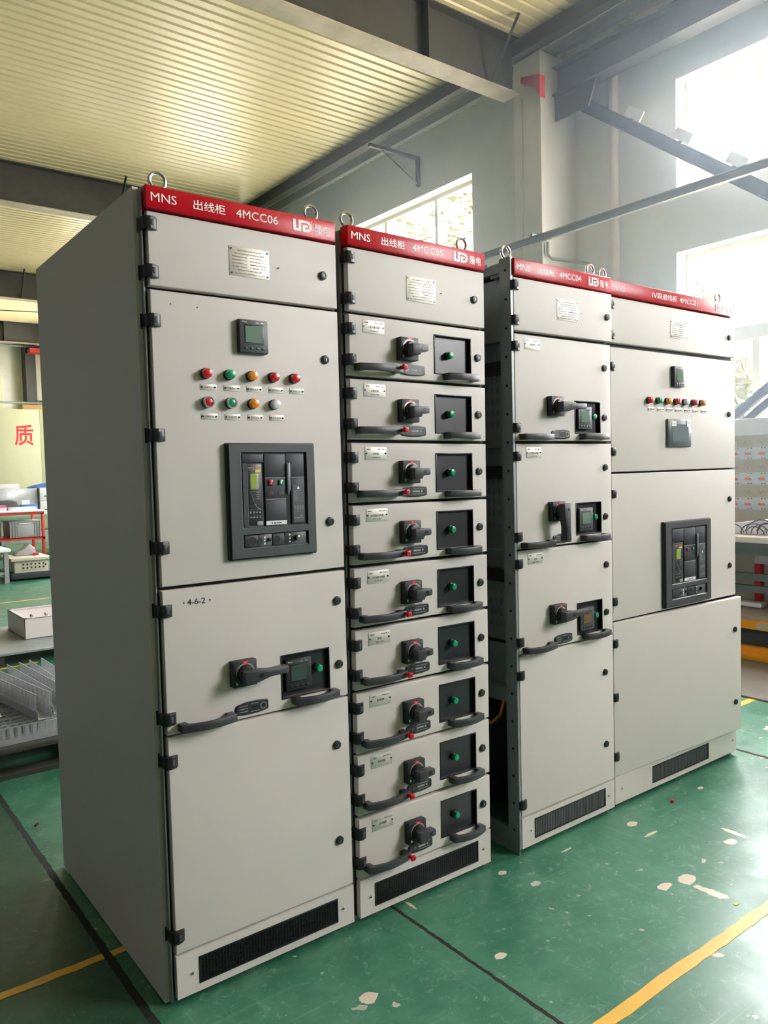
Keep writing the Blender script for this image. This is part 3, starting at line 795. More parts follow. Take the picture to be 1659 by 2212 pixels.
# ---- breaker front ------------------------------------------------
def breaker(cab, x0, x1, z0, z1, variant):
    W_, H_ = x1-x0, z1-z0; g = MB(); X = lambda u: x0+u*W_; Z = lambda v: z0+v*H_
    ux0, ux1, uz0, uz1, lz0, lz1 = (.118, .905, .255, .930, .075, .205)
    cs = [(0, 1, uz1, 1), (0, 1, lz1, uz0), (0, 1, 0, lz0)]
    for a, b, c, d in cs: g.box(X(ux0), X(ux1), -.020, .001, Z(c), Z(d), CHAR)
    for a, b in ((0, ux0), (ux1, 1)):
        g.box(X(a), X(b), -.020, .001, Z(0), Z(1), CHAR)
    # outer chamfer skirt
    g.prism([(X(0)-.006, Z(0)-.005), (X(1)+.004, Z(0)-.005), (X(1)+.004, Z(1)+.004), (X(0)-.006, Z(1)+.004)], -.013, .001, BLACKM, bev=.003)
    ob = g.build('circuit_breaker', cab)
    # inner apron bevels (sloping lip round both openings)
    b = MB(); L_ = .008
    for (a0, a1, c0, c1) in ((X(ux0), X(ux1), Z(uz0), Z(uz1)), (X(ux0), X(ux1), Z(lz0), Z(lz1))):
        b.prism([(a0, -.0205), (a0+L_, -.013), (a0+L_, -.012), (a0, -.012)], c0, c1, CHARL, 'z')
        b.prism([(c0, -.0205), (c0+L_*.7, -.013), (c0, -.013)], a0, a1, CHARL, 'x', M=Matrix(((1, 0, 0, 0), (0, 0, 1, 0), (0, 1, 0, 0), (0, 0, 0, 1))))
    b.build('bezel_lip', ob)
    # recessed faces; window area
    fx0, fx1, fz0, fz1 = X(ux0)+.008, X(ux1)-.010, Z(uz0)+.006, Z(uz1)-.006
    fw, fh = fx1-fx0, fz1-fz0; FX = lambda u: fx0+u*fw; FZ = lambda v: fz0+v*fh
    Y = -.014
    g = MB(); g.box(X(ux0), X(ux1), -.0135, -.0125, Z(uz0), Z(uz1), RUBBER); g.box(X(ux0), X(ux1), -.0135, -.0125, Z(lz0), Z(lz1), RUBBER)
    top = .90 if variant == 'A' else .78
    g.box(FX(0), FX(.335), Y-.0035, Y+.001, FZ(.885 if variant == 'A' else .77), FZ(1), DPLAS, .0006)
    g.box(FX(.345), FX(.685), Y-.004, Y+.001, FZ(.675), FZ(1), DPLAS, .0006)
    g.box(FX(.695), FX(1), Y-.004, Y+.001, FZ(.675), FZ(1), DPLAS, .0006)
    g.box(FX(.345), FX(.685), Y-.004, Y+.001, FZ(.375), FZ(.662), DPLAS, .0006)
    g.box(FX(.345), FX(.685), Y-.004, Y+.001, FZ(.0), FZ(.362), DPLAS, .0006)
    g.box(FX(.345), FX(.685), Y-.0055, Y, FZ(.664), FZ(.673), GREYBTN); g.box(FX(.345), FX(.685), Y-.0055, Y, FZ(.364), FZ(.372), GREYBTN)
    g.box(FX(.78), FX(1), Y-.0055, Y, FZ(.664), FZ(.673), GREYBTN)
    g.box(FX(.78), FX(1), Y-.004, Y+.001, FZ(0), FZ(.662), DPLAS, .0006)
    g.box(FX(0), FX(.06), Y-.003, Y+.001, FZ(0), FZ(.88 if variant == 'A' else .76), DPLAS)
    g.build('breaker_face', ob)
    # trip unit
    g = MB(); tx0, tx1, tz0, tz1 = FX(.065), FX(.30), FZ(.0), FZ(.87 if variant == 'A' else .74); tw, th = tx1-tx0, tz1-tz0; TX = lambda u: tx0+u*tw; TZ = lambda v: tz0+v*th
    g.box(tx0, tx1, Y-.003, Y+.001, tz0, tz1, CHARD, .0006)
    for q in ((TX(0), TX(1), TZ(.995), TZ(1)), (TX(0), TX(1), TZ(0), TZ(.006)), (TX(0), TX(.02), TZ(0), TZ(1)), (TX(.98), TX(1), TZ(0), TZ(1))): g.box(q[0], q[1], Y-.0034, Y-.002, q[2], q[3], GREYBTN)
    g.box(TX(.1), TX(.9), Y-.0034, Y-.0028, TZ(.90), TZ(.905), GREYBTN)
    g.cyl((TX(.12), Y-.002, TZ(.975)), (TX(.12), Y-.0042, TZ(.975)), .0016, LRED, n=12)
    g.box(TX(.08), TX(.40), Y-.0034, Y-.0028, TZ(.93), TZ(.945), COPPER); g.box(TX(.55), TX(.92), Y-.0034, Y-.0028, TZ(.93), TZ(.95), CARD)
    g.box(TX(.55), TX(.93), Y-.0042, Y-.0028, TZ(.86), TZ(.905), YEL)
    g.box(TX(.20), TX(.75), Y-.0042, Y-.0028, TZ(.59), TZ(.84), GREYBTN, .0004)
    # time-current curve made of short strokes
    pts = [(.22, .545), (.30, .50), (.36, .44), (.42, .40), (.50, .345), (.60, .31), (.72, .285), (.88, .27)]
    for (a, b_), (c, d) in zip(pts, pts[1:]):
        g.tube([(TX(a), Y-.0034, TZ(b_)), (TX(c), Y-.0034, TZ(d))], .0005, STICK, n=4)
    for (a, b_, c, d) in ((.12, .555, .85, .56), (.1, .33, .3, .33), (.1, .27, .9, .262), (.3, .44, .5, .44), (.42, .35, .6, .35), (.2, .33, .22, .27)): g.tube([(TX(a), Y-.0033, TZ(b_)), (TX(c), Y-.0033, TZ(d))], .00025, GREYBTN, n=4)
    for a in range(4):
        for b_ in range(2): 
            g.box(TX(.1+.21*a), TX(.23+.21*a), Y-.0037, Y-.0028, TZ(.20-.075*b_), TZ(.245-.075*b_), CHAR, .0003); g.box(TX(.12+.21*a), TX(.20+.21*a), Y-.0039, Y-.0036, TZ(.215-.075*b_), TZ(.222-.075*b_), STICK)
    for b_ in range(4): g.box(TX(.62), TX(.80), Y-.0034, Y-.0028, TZ(.535-.033*b_), TZ(.541-.033*b_), GREYBTN)
    g.box(TX(.55), TX(.95), Y-.006, Y-.002, TZ(.015), TZ(.075), GREYBTN, .0005)
    g.build('trip_unit', ob)
    MB().box(TX(.24), TX(.64), Y-.0046, Y-.004, TZ(.605), TZ(.83), LCDG).build('display_screen', ob)
    def btn(u, v, mt, s):
        g = MB(); g.box(FX(u)-.008, FX(u)+.008, Y-.006, Y-.003, FZ(v)-.0085, FZ(v)+.0085, CHARD, .0008); g.box(FX(u)-.0065, FX(u)+.0065, Y-.0085, Y-.005, FZ(v)-.007, FZ(v)+.007, mt, .0012)
        g.text(s, FX(u)-.0018, FX(u)+.0018, FZ(v)-.004, FZ(v)+.004, Y-.0087, WHITE); return g
    btn(.435, .60, LRED, 'O').build('red_button', ob); btn(.60, .60, LGREEN, 'I').build('green_button', ob)
    g = MB()
    for u, mt in ((.435, mat('dim_red_flag', S(90, 30, 34), .4)), (.60, mat('dim_brown_flag', S(84, 76, 68), .4))):
        g.box(FX(u)-.0085, FX(u)+.0085, Y-.0048, Y-.003, FZ(.42), FZ(.475), CHAR, .0005); g.box(FX(u)-.0065, FX(u)+.0065, Y-.0052, Y-.004, FZ(.425), FZ(.47), mt)
    g.build('status_flag', ob)
    g = MB(); g.box(FX(.345), FX(.685), Y-.0048, Y-.0038, FZ(.004), FZ(.062), STICK); g.box(FX(.43), FX(.45), Y-.005, Y-.0047, FZ(.02), FZ(.04), BLUE)
    g.box(FX(.47), FX(.50), Y-.005, Y-.0047, FZ(.02), FZ(.04), BLUE); g.box(FX(.51), FX(.60), Y-.005, Y-.0047, FZ(.022), FZ(.038), INK); g.build('white_label', ob)
    g = MB(); g.prism([(FX(.70), FZ(.87)), (FX(.745), FZ(.875)), (FX(.755), FZ(.86)), (FX(.755), FZ(.50)), (FX(.73), FZ(.44)), (FX(.70), FZ(.42))], Y-.010, Y-.003, CHARL, bev=.001); g.build('charging_lever', ob)
    g = MB(); g.box(FX(.80), FX(.985), Y-.005, Y-.0035, FZ(.02), FZ(.56), CHARL2)
    def sq(a, b, c, d, mt=GREYBTN): g.box(FX(a), FX(b), Y-.0053, Y-.0048, FZ(c), FZ(d), mt)
    g.prism([(FX(.893), FZ(.545)), (FX(.915), FZ(.51)), (FX(.905), FZ(.495)), (FX(.88), FZ(.495)), (FX(.872), FZ(.51))], Y-.0054, Y-.0048, STICK)
    sq(.85, .94, .478, .484)
    for k in range(8): sq(.81, .98, .455-.021*k, .4565-.021*k)
    for k in range(7): sq(.815, .86+.02*(k % 3), .463-.021*k, .467-.021*k)
    for k in range(5):
        for j in range(4): sq(.82+.042*j, .85+.042*j, .255-.014*k, .259-.014*k)
    sq(.81, .98, .168, .170); sq(.81, .98, .088, .091); sq(.81, .98, .080, .083); sq(.92, .95, .105, .118)
    g.build('rating_label', ob)
    # lower strip
    sx0, sx1, sz0, sz1 = X(ux0)+.008, X(ux1)-.008, Z(lz0)+.005, Z(lz1)-.003; sw, sh = sx1-sx0, sz1-sz0; SX = lambda u: sx0+u*sw; SZ = lambda v: sz0+v*sh
    g = MB(); g.box(SX(0), SX(.21), Y-.004, Y, SZ(0), SZ(1), DPLAS, .0006); g.box(SX(.22), SX(.43), Y-.0025, Y, SZ(0), SZ(1), CHARL, .0006); g.box(SX(.44), SX(.63), Y-.004, Y, SZ(0), SZ(1), DPLAS, .0006); g.box(SX(.64), SX(.74), Y-.0025, Y, SZ(0), SZ(1), DPLAS, .0006); g.box(SX(.75), SX(1), Y-.002, Y, SZ(0), SZ(1), CHARL, .0006)
    if variant == 'A': g.cyl((SX(.11), Y-.004, SZ(.5)), (SX(.11), Y-.0045, SZ(.5)), sh*.36, RUBBER, n=24); g.ring((SX(.11), 0, SZ(.5)), sh*.36, sh*.40, Y-.004, Y-.005, CHAR, n=24)
    g.cyl((SX(.51), Y-.004, SZ(.5)), (SX(.51), Y-.0046, SZ(.5)), sh*.30, RUBBER, n=24); g.ring((SX(.51), 0, SZ(.5)), sh*.30, sh*.34, Y-.004, Y-.005, CHAR, n=24)
    g.cyl((SX(.66), Y-.0025, SZ(.5)), (SX(.66), Y-.0035, SZ(.5)), sh*.34, RUBBER, n=24)
    for k in range(3): g.box(SX(.71), SX(.735), Y-.0032, Y-.0024, SZ(.15+.3*k), SZ(.28+.3*k), STICK)
    for k in range(3): g.box(SX(.30), SX(.325), Y-.0032, Y-.0024, SZ(.15+.26*k), SZ(.30+.26*k), STICK)
    g.cyl((SX(.38), Y-.002, SZ(.55)), (SX(.38), Y-.010, SZ(.55)), .005, RUBBER, n=16, bev=.001); g.cyl((SX(.235), Y-.002, SZ(.5)), (SX(.235), Y-.005, SZ(.5)), .008, BLACKM, n=18)
    g.build('racking_controls', ob)
    g = MB(); g.cyl((SX(.83), Y-.001, SZ(.55)), (SX(.83), Y-.012, SZ(.55)), .0075, BLACK, n=20); g.cyl((SX(.83), Y-.011, SZ(.55)), (SX(.83), Y-.016, SZ(.55)), .0062, STEEL, n=20, bev=.0008); g.build('key_lock', ob)
    return ob
CHARL = mat('mid_grey_plastic', S(96, 102, 104), .4)
CHARL2 = mat('slate_label', S(84, 90, 96), .4)

def door(cab, w_, z0, z1, holes=(), name='door', ang=0):
    return link(name, door_mesh(w_, z0, z1, holes), cab, (0, 0, 0), (0, 0, -ang))
def hinges(p, *zs):
    for z in zs: put('hinge', MH, p, 0, z)
def locks(p, *xz):
    for x, z in xz: put('lock', ML, p, x, z)

# ================= cabinet A : 4MCC06 =================
A = cabinet('tall grey switchgear cabinet nearest the camera, red sign 4MCC06', 0, 0, 0, 0, 0)
frame_posts(A, .588); shell(A, .588); rubber(A, .588)
g = MB(); g.box(-.025, -.022, .030, 1.016, .004, 2.201, PAINT_SIDE); g.box(-.025, -.016, 1.013, 1.016, .004, 2.201, PAINT_SIDE)
# front flange of the side panel, notched at the hinges
hz = [2.104, 1.981, 1.855, 1.556, 1.257, 1.088, .796, .679, .196]
zz = .004
for h in sorted(hz)+[None]:
    top = (h-.020) if h else 2.201
    g.box(-.0225, -.0095, .030, .033, zz, top, PAINT_SIDE)
    if h: g.box(-.0225, -.0175, .030, .033, top, h+.020, PAINT_SIDE); zz = h+.020
g.build('side_panel', A)
MB().box(-.0115, -.0075, .012, .03, .01, 2.195, PAINT_IN).build('edge_strip', A)
h = header(A, .582, [('MNS', .009, .079), ('出线柜', .126, .219), ('4MCC06', .252, .384)], (.434, .499), (.509, .562))
for x in (.050, .529): put('lifting_eye', MEYE, A, x, 2.197, .045)
d = door(A, .588, 1.9445, 2.136); hinges(d, 2.104, 1.981); locks(d, (.537, 2.037)); nameplate(d, .230, .355, 2.001, 2.082, 'gold'); put('screw', mesh_screw(.0028), d, .386, 2.040)
d = door(A, .588, 1.152, 1.935); hinges(d, 1.855, 1.556, 1.257); locks(d, (.537, 1.787), (.538, 1.297))
put('panel_meter', MMET, d, .290, 1.8335)
for k, (mm, nm) in enumerate([(MLR, 'indicator_light'), (MLG, 'indicator_light'), (MLO, 'indicator_light'), (MLR, 'indicator_light'), (MLR, 'indicator_light')]):
    put(nm, mm, d, .145+.0695*k, 1.7235); put('label_plate', mesh_smalllabel(INDT[k]), d, .154+.070*k, 1.6875)
for k, (mm, nm) in enumerate([(MPR, 'push_button'), (MPG, 'push_button'), (MLO, 'indicator_light'), (MLW, 'indicator_light')]):
    put(nm, mm, d, .147+.069*k, 1.6455); put('label_plate', mesh_smalllabel(INDT[5+k]), d, .154+.070*k, 1.6075)
g = MB()
for x, z in ((.055, 1.902), (.130, 1.901)): g.cyl((x, 0, z), (x, -.0004, z), .002, MARK, n=12)
g.build('drill_hole', d)
breaker(A, .200, .476, 1.211, 1.531, 'A')
d = door(A, .588, .7504, 1.142, [(.354, .520, .784, .909)]); hinges(d, 1.088, .796); locks(d, (.555, 1.051), (.556, .853))
g = MB(); g.text('4-6-2', .070, .122, 1.096, 1.112, -.0006, MARK)
for x in (.060, .136): g.cyl((x, 0, 1.1035), (x, -.0006, 1.1035), .0022, MARK, n=12)
g.build('handwritten_mark', d)
put('viewing_window', MWIN, d, .352, .780); put('panel_meter', MMETD, d, .408, .849, .010); put('indicator_light', MLGB, d, .481, .854)
put('rotary_switch', MLH, d, .2235, .8865); put('interlock_label', MILS, d, .252, .779)
put('handle', MHDA, d, .029, .769); put('handle', MHDB, d, .384, .772)
d = door(A, .588, .1436, .744); hinges(d, .679, .196); locks(d, (.540, .602), (.540, .299))
kick(A, .588, .064, .527, .044, .547)
# ================= cabinet B : 4MCC05 =================
B = cabinet('grey cabinet of nine small drawers, red sign 4MCC05', .6125, -.0007, .0022, -.003, .0061)
frame_posts(B, .584); shell(B, .584); rubber(B, .584)
g = MB().box(.588, .592, .030, .99, .01, 2.19, PAINT_IN); g.build('side_panel', B)
header(B, .580, [('MNS', .010, .082), ('出线柜', .126, .220), ('4MCC05', .252, .385)], (.432, .498), (.508, .561))
for x in (.030, .520): put('lifting_eye', MEYE, B, x, 2.197, .045)
d = door(B, .584, 1.9438, 2.136); hinges(d, 2.105, 1.981); locks(d, (.533, 2.037)); nameplate(d, .231, .356, 2.000, 2.080, 'gold'); put('screw', mesh_screw(.0028), d, .381, 2.040)
tops = [1.9335, 1.735, 1.5367, 1.3408, 1.1429, .9456, .7453, .5449, .3400]; bots = [1.7451, 1.5472, 1.3499, 1.154, .9567, .7558, .5528, .3509, .1448]
lever = [0, 0, .0, .0, -.12, .05, 0, .22, .25]
for k in range(9):
    T_ = tops[k]; d = door(B, .584, bots[k], T_, [(.348, .514, T_-.163, T_-.033)], 'drawer_front')
    hinges(d, T_-.045, T_-.140); locks(d, (.547, T_-.096)); circuit_plate(d, .052, .137, T_-.053, T_-.013, DRW[k])
    put('viewing_window', MWIN, d, .346, T_-.164); put('indicator_light', MLGB, d, .415, T_-.098)
    o = put('rotary_switch', MSH, d, .221, T_-.094)
    put('interlock_label', MIL, d, .250, T_-.158)
    put('handle', MHD, d, .016, T_-.163 if k < 1 else T_-.160); put('handle', MHD2, d, .384, T_-.171); put('red_plug', MRP, d, .176, T_-.158)
kick(B, .584, .058, .521, .041, .545, .140)
# ================= cabinet C : 4MCC04 =================
Cc = cabinet('grey three-switch cabinet with open side, red sign 4MCC04', 1.3467, -.0162, .0105, -.0011, -.0012)
frame_posts(Cc, .567); shell(Cc, .567); rubber(Cc, .567)
g = MB(); g.box(-.016, -.012, .000, .052, .0, 2.205, GALV); g.box(-.016, .004, .050, .054, .0, 2.205, GALV); g.box(-.016, -.004, .0, .004, .02, 2.205, GALV)
for k in range(21): g.cyl((-.0162, .024, .09+.1035*k), (-.0175, .024, .09+.1035*k), .005, RUBBER, n=14)
g.build('perforated_post', Cc)
# compartments seen through the open side
for (za, zb) in ((1.55, 1.91), (1.17, 1.52), (.79, 1.13)):
    g = MB(); zs = []; rows = int((zb-za-.06)/.042); yy = [.09+.027*j for j in range(9)]
    x0_, x1_ = .030, .033; ys = [.060]+[c for q in yy for c in (q-.0016, q+.0016)]+[.42]
    zc = [za]+[c for r_ in range(rows) for c in (za+.05+.042*r_, za+.05+.042*r_+.026)]+[zb]
    for i in range(0, len(ys)-1):
        if i % 2 == 0: g.box(x0_, x1_, ys[i], ys[i+1], za, zb, GALV)
        else:
            for j in range(0, len(zc)-1, 2): g.box(x0_, x1_, ys[i], ys[i+1], zc[j], zc[j+1], GALV)
    g.build('slotted_plate', Cc)
    MB().box(.018, .030, .055, .5, zb-.115, zb-.065, BLACKM).build('dark_crossbar', Cc)
    MB().box(.0, .45, .055, .62, zb+.004, zb+.009, GALV).build('shelf_plate', Cc)
MB().box(.034, .05, .06, .95, .80, 2.15, PAINT_IN).build('partition_sheet', Cc)
MB().box(-.004, .012, .055, .98, .565, .62, GALV).box(.0, .55, .055, .6, .62, .625, GALV).build('lower_rail', Cc)
MB().box(.02, .03, .06, .95, .625, .78, GALV).build('cover_plate', Cc)
MB().box(.25, .27, .06, .95, .02, .56, BLACKM).build('inner_backplate', Cc)
MB().box(-.006, .010, .055, .98, .018, .085, GALV).build('base_rail', Cc)
g = MB()
for k in range(7):
    r_ = random.Random(k); p = [(.06+.02*k, .10+.03*k, .56), (.05+.01*k, .14+.05*k, .48-.01*k), (.03+.02*k, .25+.04*k, .42-.03*k), (.1, .5, .38-.02*k)]; g.tube(p, .009, RUBBER, n=8)
g.build('black_cables', Cc)['kind'] = 'stuff'
MB().tube([(.02, .10, .56), (.018, .12, .50), (.02, .17, .455), (.06, .30, .44), (.1, .5, .45)], .006, CABO, n=8).build('orange_cable', Cc)
header(Cc, .564, [('MNS', .010, .080), ('出线柜', .121, .213), ('4MCC04', .245, .374)], (.420, .485), (.493, .546), -.004)
for x in (.010, .500): put('lifting_eye', MEYE, Cc, x, 2.197, .045)
d = door(Cc, .567, 1.945, 2.135, ang=.016); hinges(d, 2.106, 1.981); locks(d, (.534, 2.040)); nameplate(d, .234, .357, 2.003, 2.082, 'dark'); put('screw', mesh_screw(.0022), d, .378, 2.04)
for k, (z0, z1, zs, kind, win) in enumerate([(1.545, 1.933, 1.675, 'long', (1.573, 1.702)), (1.1457, 1.5337, 1.2765, 'down', (1.174, 1.304)), (.7542, 1.138, .883, 'long', (.777, .905))]):
    d = door(Cc, .567, z0, z1, [(.338, .494, win[0]+.002, win[1]-.002)])
    hinges(d, z1-.045, z0+.047); locks(d, (.524, z1-.095), (.522, z0+.094)); circuit_plate(d, .054, .136, z1-.053, z1-.013, [DRW[6], DRW[3], DRW[5]][k])
    put('viewing_window', mesh_window(.160, .129), d, .336, win[0]); put('panel_meter', [MMETG, MMETG, MMETB][k], d, .388, win[0]+.062, .008); put('indicator_light', MLGB, d, .450, win[0]+.068)
    put('rotary_switch', MLH if kind == 'long' else MVH, d, .208, zs); put('interlock_label', MILS, d, .248, z0+.025)
    put('handle', mesh_handle(.160) if k == 0 else MHDA, d, .018, z0+.014); put('handle', MHDB, d, .362, z0+.016)
d = door(Cc, .567, .1387, .746); hinges(d, .677, .188); locks(d, (.510, .600), (.513, .299))
kick(Cc, .567, .070, .505, .047, .526, .133, light=True)
# ================= cabinet D : 4MCC01 =================
D = cabinet('widest grey cabinet at the right end, red sign 4MCC01', 1.9324, -.0002, .0027, .0006, -.0016)
frame_posts(D, .9726); shell(D, .9726); rubber(D, .9726)
header(D, .969, [('MNS', .009, .089), ('Ⅳ段进线柜', .284, .470), ('4MCC01', .490, .635)], (.787, .866), (.878, .950), -.004)
for x in (.010, .900): put('lifting_eye', MEYE, D, x, 2.197, .045)
MB().box(.979, .983, .030, .99, .01, 2.19, PAINT).build('side_panel', D)
d = door(D, .9726, 1.949, 2.135); hinges(d, 2.103, 1.979); locks(d, (.919, 2.041)); nameplate(d, .432, .555, 2.002, 2.081, 'dark'); put('screw', mesh_screw(.0022), d, .583, 2.04)
d = door(D, .9726, 1.4186, 1.9316); hinges(d, 1.852, 1.503); locks(d, (.914, 1.676)); put('panel_meter', MMETG, d, .474, 1.832)
for k, mm in enumerate([MLR, MLG, MLO, MLR, MLW, MLR, MLO]):
    put('indicator_light', mm, d, .257+.0685*k, 1.722); put('label_plate', mesh_smalllabel(INDT[(k*3) % 10]), d, .279+.0692*k, 1.685)
g = MB(); g.box(.391, .573, -.012, .0, 1.521, 1.645, CHARL, .004); g.box(.397, .567, -.0135, -.011, 1.527, 1.639, SLATE := mat('slate_plastic', S(92, 102, 110), .35), .002); g.build('touch_screen', d)
g = MB(); g.box(.418, .548, -.0142, -.0134, 1.545, 1.622, mat('screen_film', S(112, 124, 130), .2, bump=.5, bscale=40)); g.build('display', d)
g = MB(); g.box(.412, .448, -.0152, -.0135, 1.613, 1.634, STICK); g.box(.532, .566, -.0152, -.0135, 1.610, 1.640, STICK); g.text('RESET', .416, .444, 1.622, 1.625, -.0154, GREYBTN); g.text('CE', .542, .556, 1.626, 1.632, -.0154, GREYBTN); g.build('white_sticker', d)
d = door(D, .9726, .7984, 1.411); hinges(d, 1.329, .880); locks(d, (.916, 1.269), (.915, .947))
breaker(D, .356, .718, .812, 1.187, 'D')
d = door(D, .9726, .137, .790, ang=.029); hinges(d, .704, .477, .224); locks(d, (.915, .637), (.920, .280))
kick(D, .9726, .267, .721, .044, .939, .137, light=True)

# ------------------------------------------------------------------ floor markings
def strip(name, label, pts, w_, seed):
    r = random.Random(seed); g = MB(); i = g.mi(YPAINT); L = []; Rr = []
    P_ = []
    for (a, b) in zip(pts, pts[1:]):
        n_ = max(2, int((Vector(b)-Vector(a)).length/.04)); P_ += [Vector(a).lerp(Vector(b), k/n_) for k in range(n_)]
    P_.append(Vector(pts[-1]))
    for k, p in enumerate(P_):
        d_ = (P_[min(k+1, len(P_)-1)]-P_[max(k-1, 0)]).normalized(); nrm = Vector((-d_.y, d_.x))
        j = r.gauss(0, .0016); L.append((p+nrm*(w_/2+j))); Rr.append((p-nrm*(w_/2+r.gauss(0, .0016))))
    A_ = [g.bm.verts.new((p.x, p.y, .0014)) for p in L]; B_ = [g.bm.verts.new((p.x, p.y, .0014)) for p in Rr]
    A0 = [g.bm.verts.new((p.x, p.y, .0)) for p in L]; B0 = [g.bm.verts.new((p.x, p.y, .0)) for p in Rr]
    for k in range(len(P_)-1):
        for q in ((B_[k], B_[k+1], A_[k+1], A_[k]), (A_[k], A_[k+1], A0[k+1], A0[k]), (B0[k], B0[k+1], B_[k+1], B_[k])): g.bm.faces.new(q).material_index = i
    return tag(g.build(name), label, 'floor marking', 'yellow floor lines')

strip('floor_line', 'yellow floor line crossing the bottom right corner of the view', [(-3, -.772), (.4, -.775), (1.2, -.768), (4.9, -.772)], .040, 3)
strip('floor_line', 'yellow floor line left of the first cabinet, lower left', [(-3.2, .366), (-.6, .358), (-.088, .360)], .032, 4)
strip('floor_line', 'short yellow floor line stub beside and under the first cabinet', [(-.064, .358), (.25, .356)], .032, 5)
strip('floor_line', 'pale yellow floor line far behind the white tray box', [(-3.5, 8.17), (5.2, 8.08)], .045, 6)
strip('floor_line', 'yellow floor line beside the orange platform, right edge', [(2.99, .39), (3.75, .41), (4.7, .44)], .045, 8)
strip('floor_line', 'yellow floor line in front of the low slab at left', [(-2.0, 4.46), (-.2, 4.50), (.5, 4.56), (.74, 4.60)], .045, 9)

# ------------------------------------------------------------------ left background
t = thing('steel_slab_platform', 'low grey steel slab platform under the white tray box', 'platform', (-2.0, 4.60, 0))
MB().box(0, 3.4, 0, 1.25, .085, .105, GALV, .002).build('top_plate', t)
for x in (.05, 1.7, 2.42, 3.2): MB().box(x, x+.09, .03, 1.2, 0, .085, DARKPL).build('skid', t)
t = tag(MB().box(1.2, 2.40, .06, .12, .0, .075, mat('green_box_paint', S(20, 120, 70), .5)).build('green_steel_bar', None, (-2.0, 4.60, 0)), 'green painted steel bar under the slab platform edge', 'steel bar')
t = thing('tray_box', 'white open sheet-metal tray box with studs along its rim', 'box', (.76, 5.06, .105))
g = MB(); L_, D_, H_, e = 1.1, .64, .175, .004
g.box(0, L_, 0, e, 0, H_, PAINT).box(0, L_, D_-e, D_, 0, H_, PAINT).box(0, e, 0, D_, 0, H_, PAINT).box(L_-e, L_, 0, D_, 0, H_, PAINT).box(0, L_, 0, D_, 0, e, PAINT).box(0, L_, 0, .03, H_-e, H_, PAINT).box(0, .03, 0, D_, H_-e, H_, PAINT).box(0, L_, D_-.03, D_, H_-e, H_, PAINT)
g.build('tray', t)
for k in range(9): MB().cyl((.07+.115*k, .06, .15), (.07+.115*k, .06, .20), .014, STEEL, n=12, bev=.002).build('stud', t)
# pallet with slotted wiring ducts
t = thing('duct_pallet', 'dark wooden pallet under the heap of slotted wiring ducts', 'pallet', (-1.3, 2.08, 0))
PAL = mat('dark_pallet_timber', S(70, 70, 62), .8, var=.3, vscale=5)
for k in range(6): MB().box(0, 1.9, .22*k, .22*k+.16, .125, .150, PAL, .002).build('deck_board', t)
for x in (0, .85, 1.72): MB().box(x, x+.10, 0, 1.26, .022, .125, PAL).build('stringer', t)
MB().box(0, 1.9, .0, .09, .0, .022, PAL).build('bottom_board', t)
def duct(L_, w_, h, p):
    """U channel with open fingers"""
    g = MB(); g.box(0, L_, 0, w_, 0, .003, DUCTM); n = int(p*L_/.0125*0+L_/p)
    for y in (0, w_-.0018):
        g.box(0, L_, y, y+.0018, .003, h*.32, DUCTM)
        g.box(0, L_, y-.001, y+.0028, h-.006, h-.001, DUCTM)
        for k in range(n): g.box(k*p+.002, k*p+p*.55, y, y+.0018, h*.32, h-.001, DUCTM)
    return g.mesh('wiring_duct')
DA, DB_, DC_ = duct(.95, .06, .088, .036), duct(1.05, .075, .11, .026), duct(.78, .07, .13, .017)
DL = [(DA, -.62, 2.13, .152, 0, 'grey slotted wiring duct lying nearest along the pallet front edge'), (DA, -.66, 2.22, .152, .02, 'grey slotted wiring duct second from the pallet front edge'),
      (DA, -.70, 2.32, .152, -.01, 'grey slotted wiring duct third from the pallet front, label sheet on top'), (DA, -.72, 2.44, .152, .0, 'grey slotted wiring duct fourth from the pallet front'),
      (DA, -.72, 2.56, .152, .03, 'grey slotted wiring duct fifth from the pallet front, at left picture edge'), (DA, -.50, 2.70, .152, .0, 'grey slotted wiring duct behind the fifth one, partly under the crossing ducts'),
      (DC_, .20, 2.98, .240, -1.50, 'long-fingered slotted duct lying crosswise on top, middle of three'), (DC_, .05, 2.92, .240, -1.42, 'long-fingered slotted duct lying crosswise on top, leftmost of three'),
      (DC_, .33, 3.02, .240, -1.56, 'long-fingered slotted duct lying crosswise on top, nearest the cabinet'), (DB_, .20, 3.12, .150, .0, 'wide slotted duct at the back edge of the pallet heap'), (DA, .15, 2.98, .150, .02, 'slotted duct just in front of the back duct'), (DC_, -.62, 2.86, .150, .5, 'slotted duct slanting behind the front ducts at left')]
for me, x, y, z, r_, lb in DL:
    o = link('wiring_duct', me, None, (x, y, z), (0, 0, r_)); tag(o, lb, 'wiring duct', 'slotted wiring ducts on the pallet')
for (x, y, z, r_, lb) in ((-.42, 2.32, .240, .05, 'white paper sheet on the slotted ducts, nearer one'), (-.50, 2.50, .243, .1, 'white paper sheet on the slotted ducts, farther one at left edge')):
    o = MB().box(0, .46, 0, .07, 0, .001, PAPER).build('paper_sheet', None, (x, y, z), (.35, 0, r_)); tag(o, lb, 'paper', 'paper sheets on the ducts')
# low grey stand with white top
t = thing('low_stand', 'low grey steel stand with rounded white top at left edge', 'stand', (.55, 9.98, 0))
MB().box(0, 1.15, 0, .9, .44, .49, mat('white_top', S(226, 224, 216), .5), .015).build('stand_top', t)
for x in (.02, 1.06):
    for y in (.03, .82): MB().box(x, x+.06, y, y+.06, 0, .44, GRYST).build('leg', t)
for z in (.12,): 
    MB().box(.08, 1.06, .04, .07, z, z+.04, GRYST).box(1.08, 1.11, .09, .82, z, z+.04, GRYST).build('stretcher', t)
